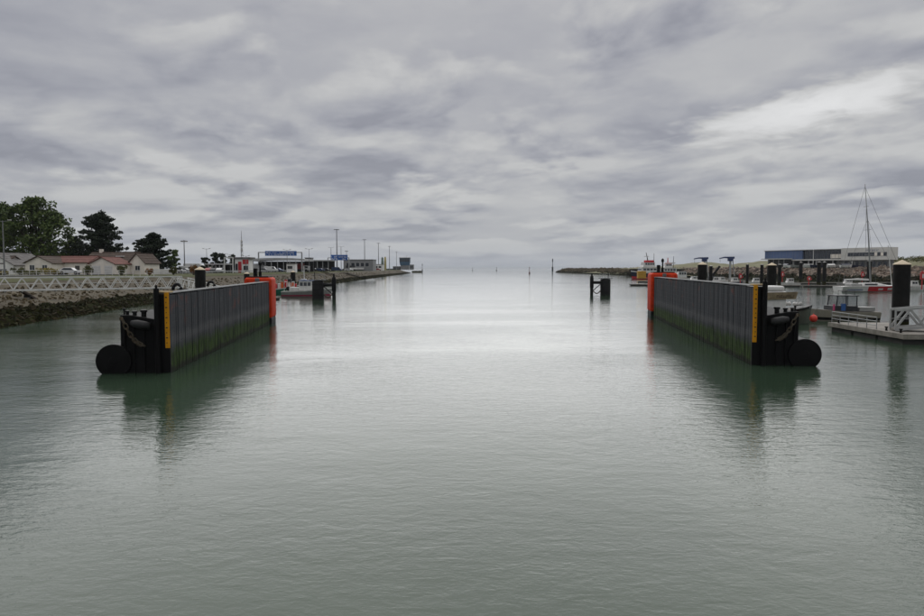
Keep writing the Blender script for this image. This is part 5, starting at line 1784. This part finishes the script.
M_wire = mat('rigging_wire', (0.16, 0.16, 0.165), 0.5)
for p0, f in (((8.8, 0, 1.8), 0.97), ((7.6, 0, 1.75), 0.66), ((-8.9, 0.8, 1.4), 0.98), ((-8.9, -0.8, 1.4), 0.64), ((-0.6, -2.4, 1.6), 0.78), ((-0.6, 2.4, 1.6), 0.78)):
    MB().tube([p0, base.lerp(top, f)], 0.035, 5).build('stay', M_wire, t)
MB().tube([(-0.9, 0, 2.9), (-7.2, 0, 3.0)], [0.16, 0.12], 10).build('boom', mat('boom_grey', (0.2, 0.2, 0.2), 0.5), t, smooth=True)
MB().tube([(-1.2, 0, 3.12), (-4, 0, 3.2), (-7.0, 0, 3.1)], [0.24, 0.28, 0.16], 10).build('furled_sail', B_white, t, smooth=True)
MB().tube([(8.0, 0, 1.9), (9.6, 0, 2.1)], 0.09, 8).build('bowsprit', M_mast, t)
MB().tube([(4.9, 0.0, 1.8), (3.6, 0, 12.0)], 0.09, 8).build('outrigger_spar', M_white, t)
# olive workboat behind the right guide wall
t = boat('workboat', 'olive workboat with dark sign board moored behind the near right wall end', 779, 72.5, 3)
hull(t, 7.6, 2.9, 1.35, 2.0, B_olive, None, M_rubber, M_deck, full=0.5)
MB().box(-3.3, 0.3, -1.15, 1.15, 1.5, 3.55).build('cabin', B_white, t, bevel=0.08)
MB().box(-3.2, 0.15, -1.10, 1.10, 3.56, 4.15).build('cabin_roof', B_white, t, bevel=0.2)
sb = MB()
sb.loft([[(-2.2, -1.30, 2.65), (1.25, -1.30, 2.75), (1.25, -1.22, 2.75), (-2.2, -1.22, 2.65)], [(-1.85, -1.34, 3.45), (1.45, -1.34, 3.52), (1.45, -1.26, 3.52), (-1.85, -1.26, 3.45)]])
so = sb.build('sign_board', mat('board_tan', (0.26, 0.205, 0.125), 0.7, var=0.3, scale=2), t)
letters(so, -0.9, 1.2, -1.345, 2.9, 3.35, 1, 12, mat('board_letter', (0.09, 0.065, 0.04), 0.7))
letters(so, -1.85, -1.0, -1.345, 2.85, 3.4, 1, 15, B_red)
for i in range(6):
    x = 0.2 + i * 0.42
    MB().lathe([(0.1, 0), (0.22, 0.1), (0.2, 0.3), (0.05, 0.42)], 8, (x, -0.7 + 0.15 * (i % 3), 2.0)).build('white_bag', B_white, t, smooth=True)
for x in (1.6, 2.4, 3.2):
    MB().tube([(x, -0.7, 1.7), (x, -0.7, 3.0)], 0.03, 6).build('rail_post', M_galv, t)
MB().tube([(1.6, -0.7, 3.0), (3.2, -0.7, 3.0)], 0.03, 6).build('rail', M_galv, t)
MB().tube([(1.6, -0.7, 2.4), (3.2, -0.7, 2.4)], 0.025, 6).build('rail', M_galv, t)
# round orange buoy
a = at(813.5, 318, 70.8)
t = thing('mooring_buoy', 'round orange red buoy between the olive workboat and the grey pontoon', 'buoy', (a.x, 70.8, 0.25))
MB().lathe([(0.02, 0.05), (0.2, 0.09), (0.34, 0.22), (0.40, 0.45), (0.34, 0.68), (0.2, 0.81), (0.06, 0.86), (0.06, 0.96)], 18).build('ball', mat('buoy_orange', (0.62, 0.05, 0.03), 0.45, var=0.1), t, smooth=True)
MB().tube([(0, 0, 0.95), (0.3, 0.3, 1.35), (0.9, 0.8, 1.5)], 0.025, 6).build('rope', M_chain, t)
# cabin boat beyond the pontoon
t = boat('cabin_boat', 'small work launch with black framed cabin behind the grey pontoon', 841, 77, 178)
hull(t, 8.2, 2.8, 1.0, 1.45, mat('launch_beige', (0.36, 0.325, 0.27), 0.6, var=0.15, streak=0.2), M_rubber, None, M_deck, full=0.45)
M_clear = bpy.data.materials.new('clear_glazing')
M_clear.use_nodes = True
M_clear.node_tree.nodes['Principled BSDF'].inputs['Base Color'].default_value = (0.25, 0.28, 0.3, 1)
M_clear.node_tree.nodes['Principled BSDF'].inputs['Roughness'].default_value = 0.05
M_clear.node_tree.nodes['Principled BSDF'].inputs['Alpha'].default_value = 0.3
M_cab = mat('cabin_black', (0.02, 0.022, 0.026), 0.45)
for x in (-1.4, -0.2, 1.0):
    for sd in (-1, 1):
        MB().bar((x, sd * 1.0, 1.15), (x - (0.25 if x > 0.5 else 0), sd * 0.95, 2.85), 0.09).build('cabin_post', M_cab, t)
co = MB().box(-1.5, 1.3, -1.05, 1.05, 1.15, 1.75).build('cabin_side', M_cab, t, bevel=0.03)
MB().box(-1.6, 0.95, -1.1, 1.1, 2.86, 2.97).build('cabin_roof', M_cab, t, bevel=0.03)
MB().box(-1.38, -0.26, -1.0, -0.97, 1.78, 2.84).build('window', M_clear, t)
MB().box(-0.14, 0.9, -1.0, -0.97, 1.78, 2.84).build('window', M_clear, t)
MB().box(-1.38, -0.26, 0.97, 1.0, 1.78, 2.84).build('window', M_clear, t)
MB().box(-0.14, 0.9, 0.97, 1.0, 1.78, 2.84).build('window', M_clear, t)
MB().box(-0.1, 0.4, 1.02, 1.10, 1.2, 2.0).build('blue_door', B_blue, t)
MB().box(1.1, 1.3, 1.02, 1.10, 1.2, 1.95).build('pink_panel', mat('pink_panel', (0.45, 0.06, 0.16), 0.5), t)
MB().tube([(-1.2, -0.8, 2.97), (-1.2, -0.8, 3.45), (-1.2, 0.8, 3.45), (-1.2, 0.8, 2.97)], 0.04, 6).build('radar_arch', M_cab, t)
MB().tube([(-0.2, -0.8, 2.97), (-0.2, -0.8, 3.45), (-0.2, 0.8, 3.45), (-0.2, 0.8, 2.97)], 0.04, 6).build('radar_arch', M_cab, t)
MB().box(-3.6, -1.8, -0.8, 0.8, 1.1, 1.6).build('engine_box', B_grey, t, bevel=0.05)
MB().tube([(-3.7, -1.1, 1.05), (-3.7, -1.1, 1.75), (-1.9, -1.1, 1.75)], 0.04, 6).build('rail', M_galv, t)
# boats laid up on the hard standing in front of the building
rnd = random.Random(9)
LAID = [(786, 'leftmost'), (795, 'second from the left'), (808, 'third from the left'), (816, 'fourth from the left'), (831, 'fifth from the left'), (838, 'sixth from the left'), (846, 'seventh from the left'), (855, 'rightmost')]
for i, (px, which) in enumerate(LAID):
    d = 318 + (i % 3) * 7
    t = thing('laid_up_boat', 'small boat laid up before the harbour building, ' + which, 'boat', (xat(px, d), d, 6.7), R(rnd.choice((0, 15, 170, 90, 200))), 'boats laid up on the hard')
    hull(t, 5.6, 2.1, 0.9, 1.3, (B_white, B_grey, B_white, B_navy)[i % 4], None, None, M_deck, keel=-0.25)
    for x in (-1.4, 1.2):
        MB().box(x - 0.1, x + 0.1, -0.8, 0.8, -0.45, -0.05).build('cradle', M_pile, t)
    if i % 2:
        MB().tube([(0.3, 0, 1.0), (0.3, 0, 6.5)], 0.05, 6).build('mast', M_mast, t)
    else:
        MB().loft([[(-2.3, -0.9, 1.0), (-2.3, 0.9, 1.0), (-2.3, 0, 1.6)], [(2.0, -0.6, 1.2), (2.0, 0.6, 1.2), (2.0, 0, 1.7)]]).build('cover', (B_navy, B_white, B_grey)[i % 3], t)
# scrub on the dunes
t = thing('dune_scrub', 'low green scrub on the dunes right of the harbour building', 'scrub', (250, 330, 7))
cm = MB()
for i in range(260):
    x, y = rnd.uniform(-20, 60), rnd.uniform(-70, 120)
    s_ = rnd.uniform(0.8, 1.8)
    leaf_quads(cm, (x, y, 2.5 + rnd.random() * 1.8 + max(0, (x + 20) * 0.03)), (s_ * 1.8, s_ * 1.8, s_ * 0.8), 18, 0.55, rnd)
cm.build('foliage', L_bush, t, recalc=False)

# ================================================================== sea air
hm = bpy.data.materials.new('sea_haze')
hm.use_nodes = True
hn = hm.node_tree.nodes
hn.clear()
pv = hn.new('ShaderNodeVolumePrincipled')
pv.inputs['Color'].default_value = (0.86, 0.90, 0.95, 1)
pv.inputs['Density'].default_value = 0.00006
pv.inputs['Anisotropy'].default_value = 0.0
ho = hn.new('ShaderNodeOutputMaterial')
hm.node_tree.links.new(pv.outputs[0], ho.inputs['Volume'])
hb = MB().box(-30500, 30500, -800, 30500, -2.0, 48).build('haze', hm)
tag(hb, 'thin pale sea haze over the whole harbour', 'haze', kind='stuff')
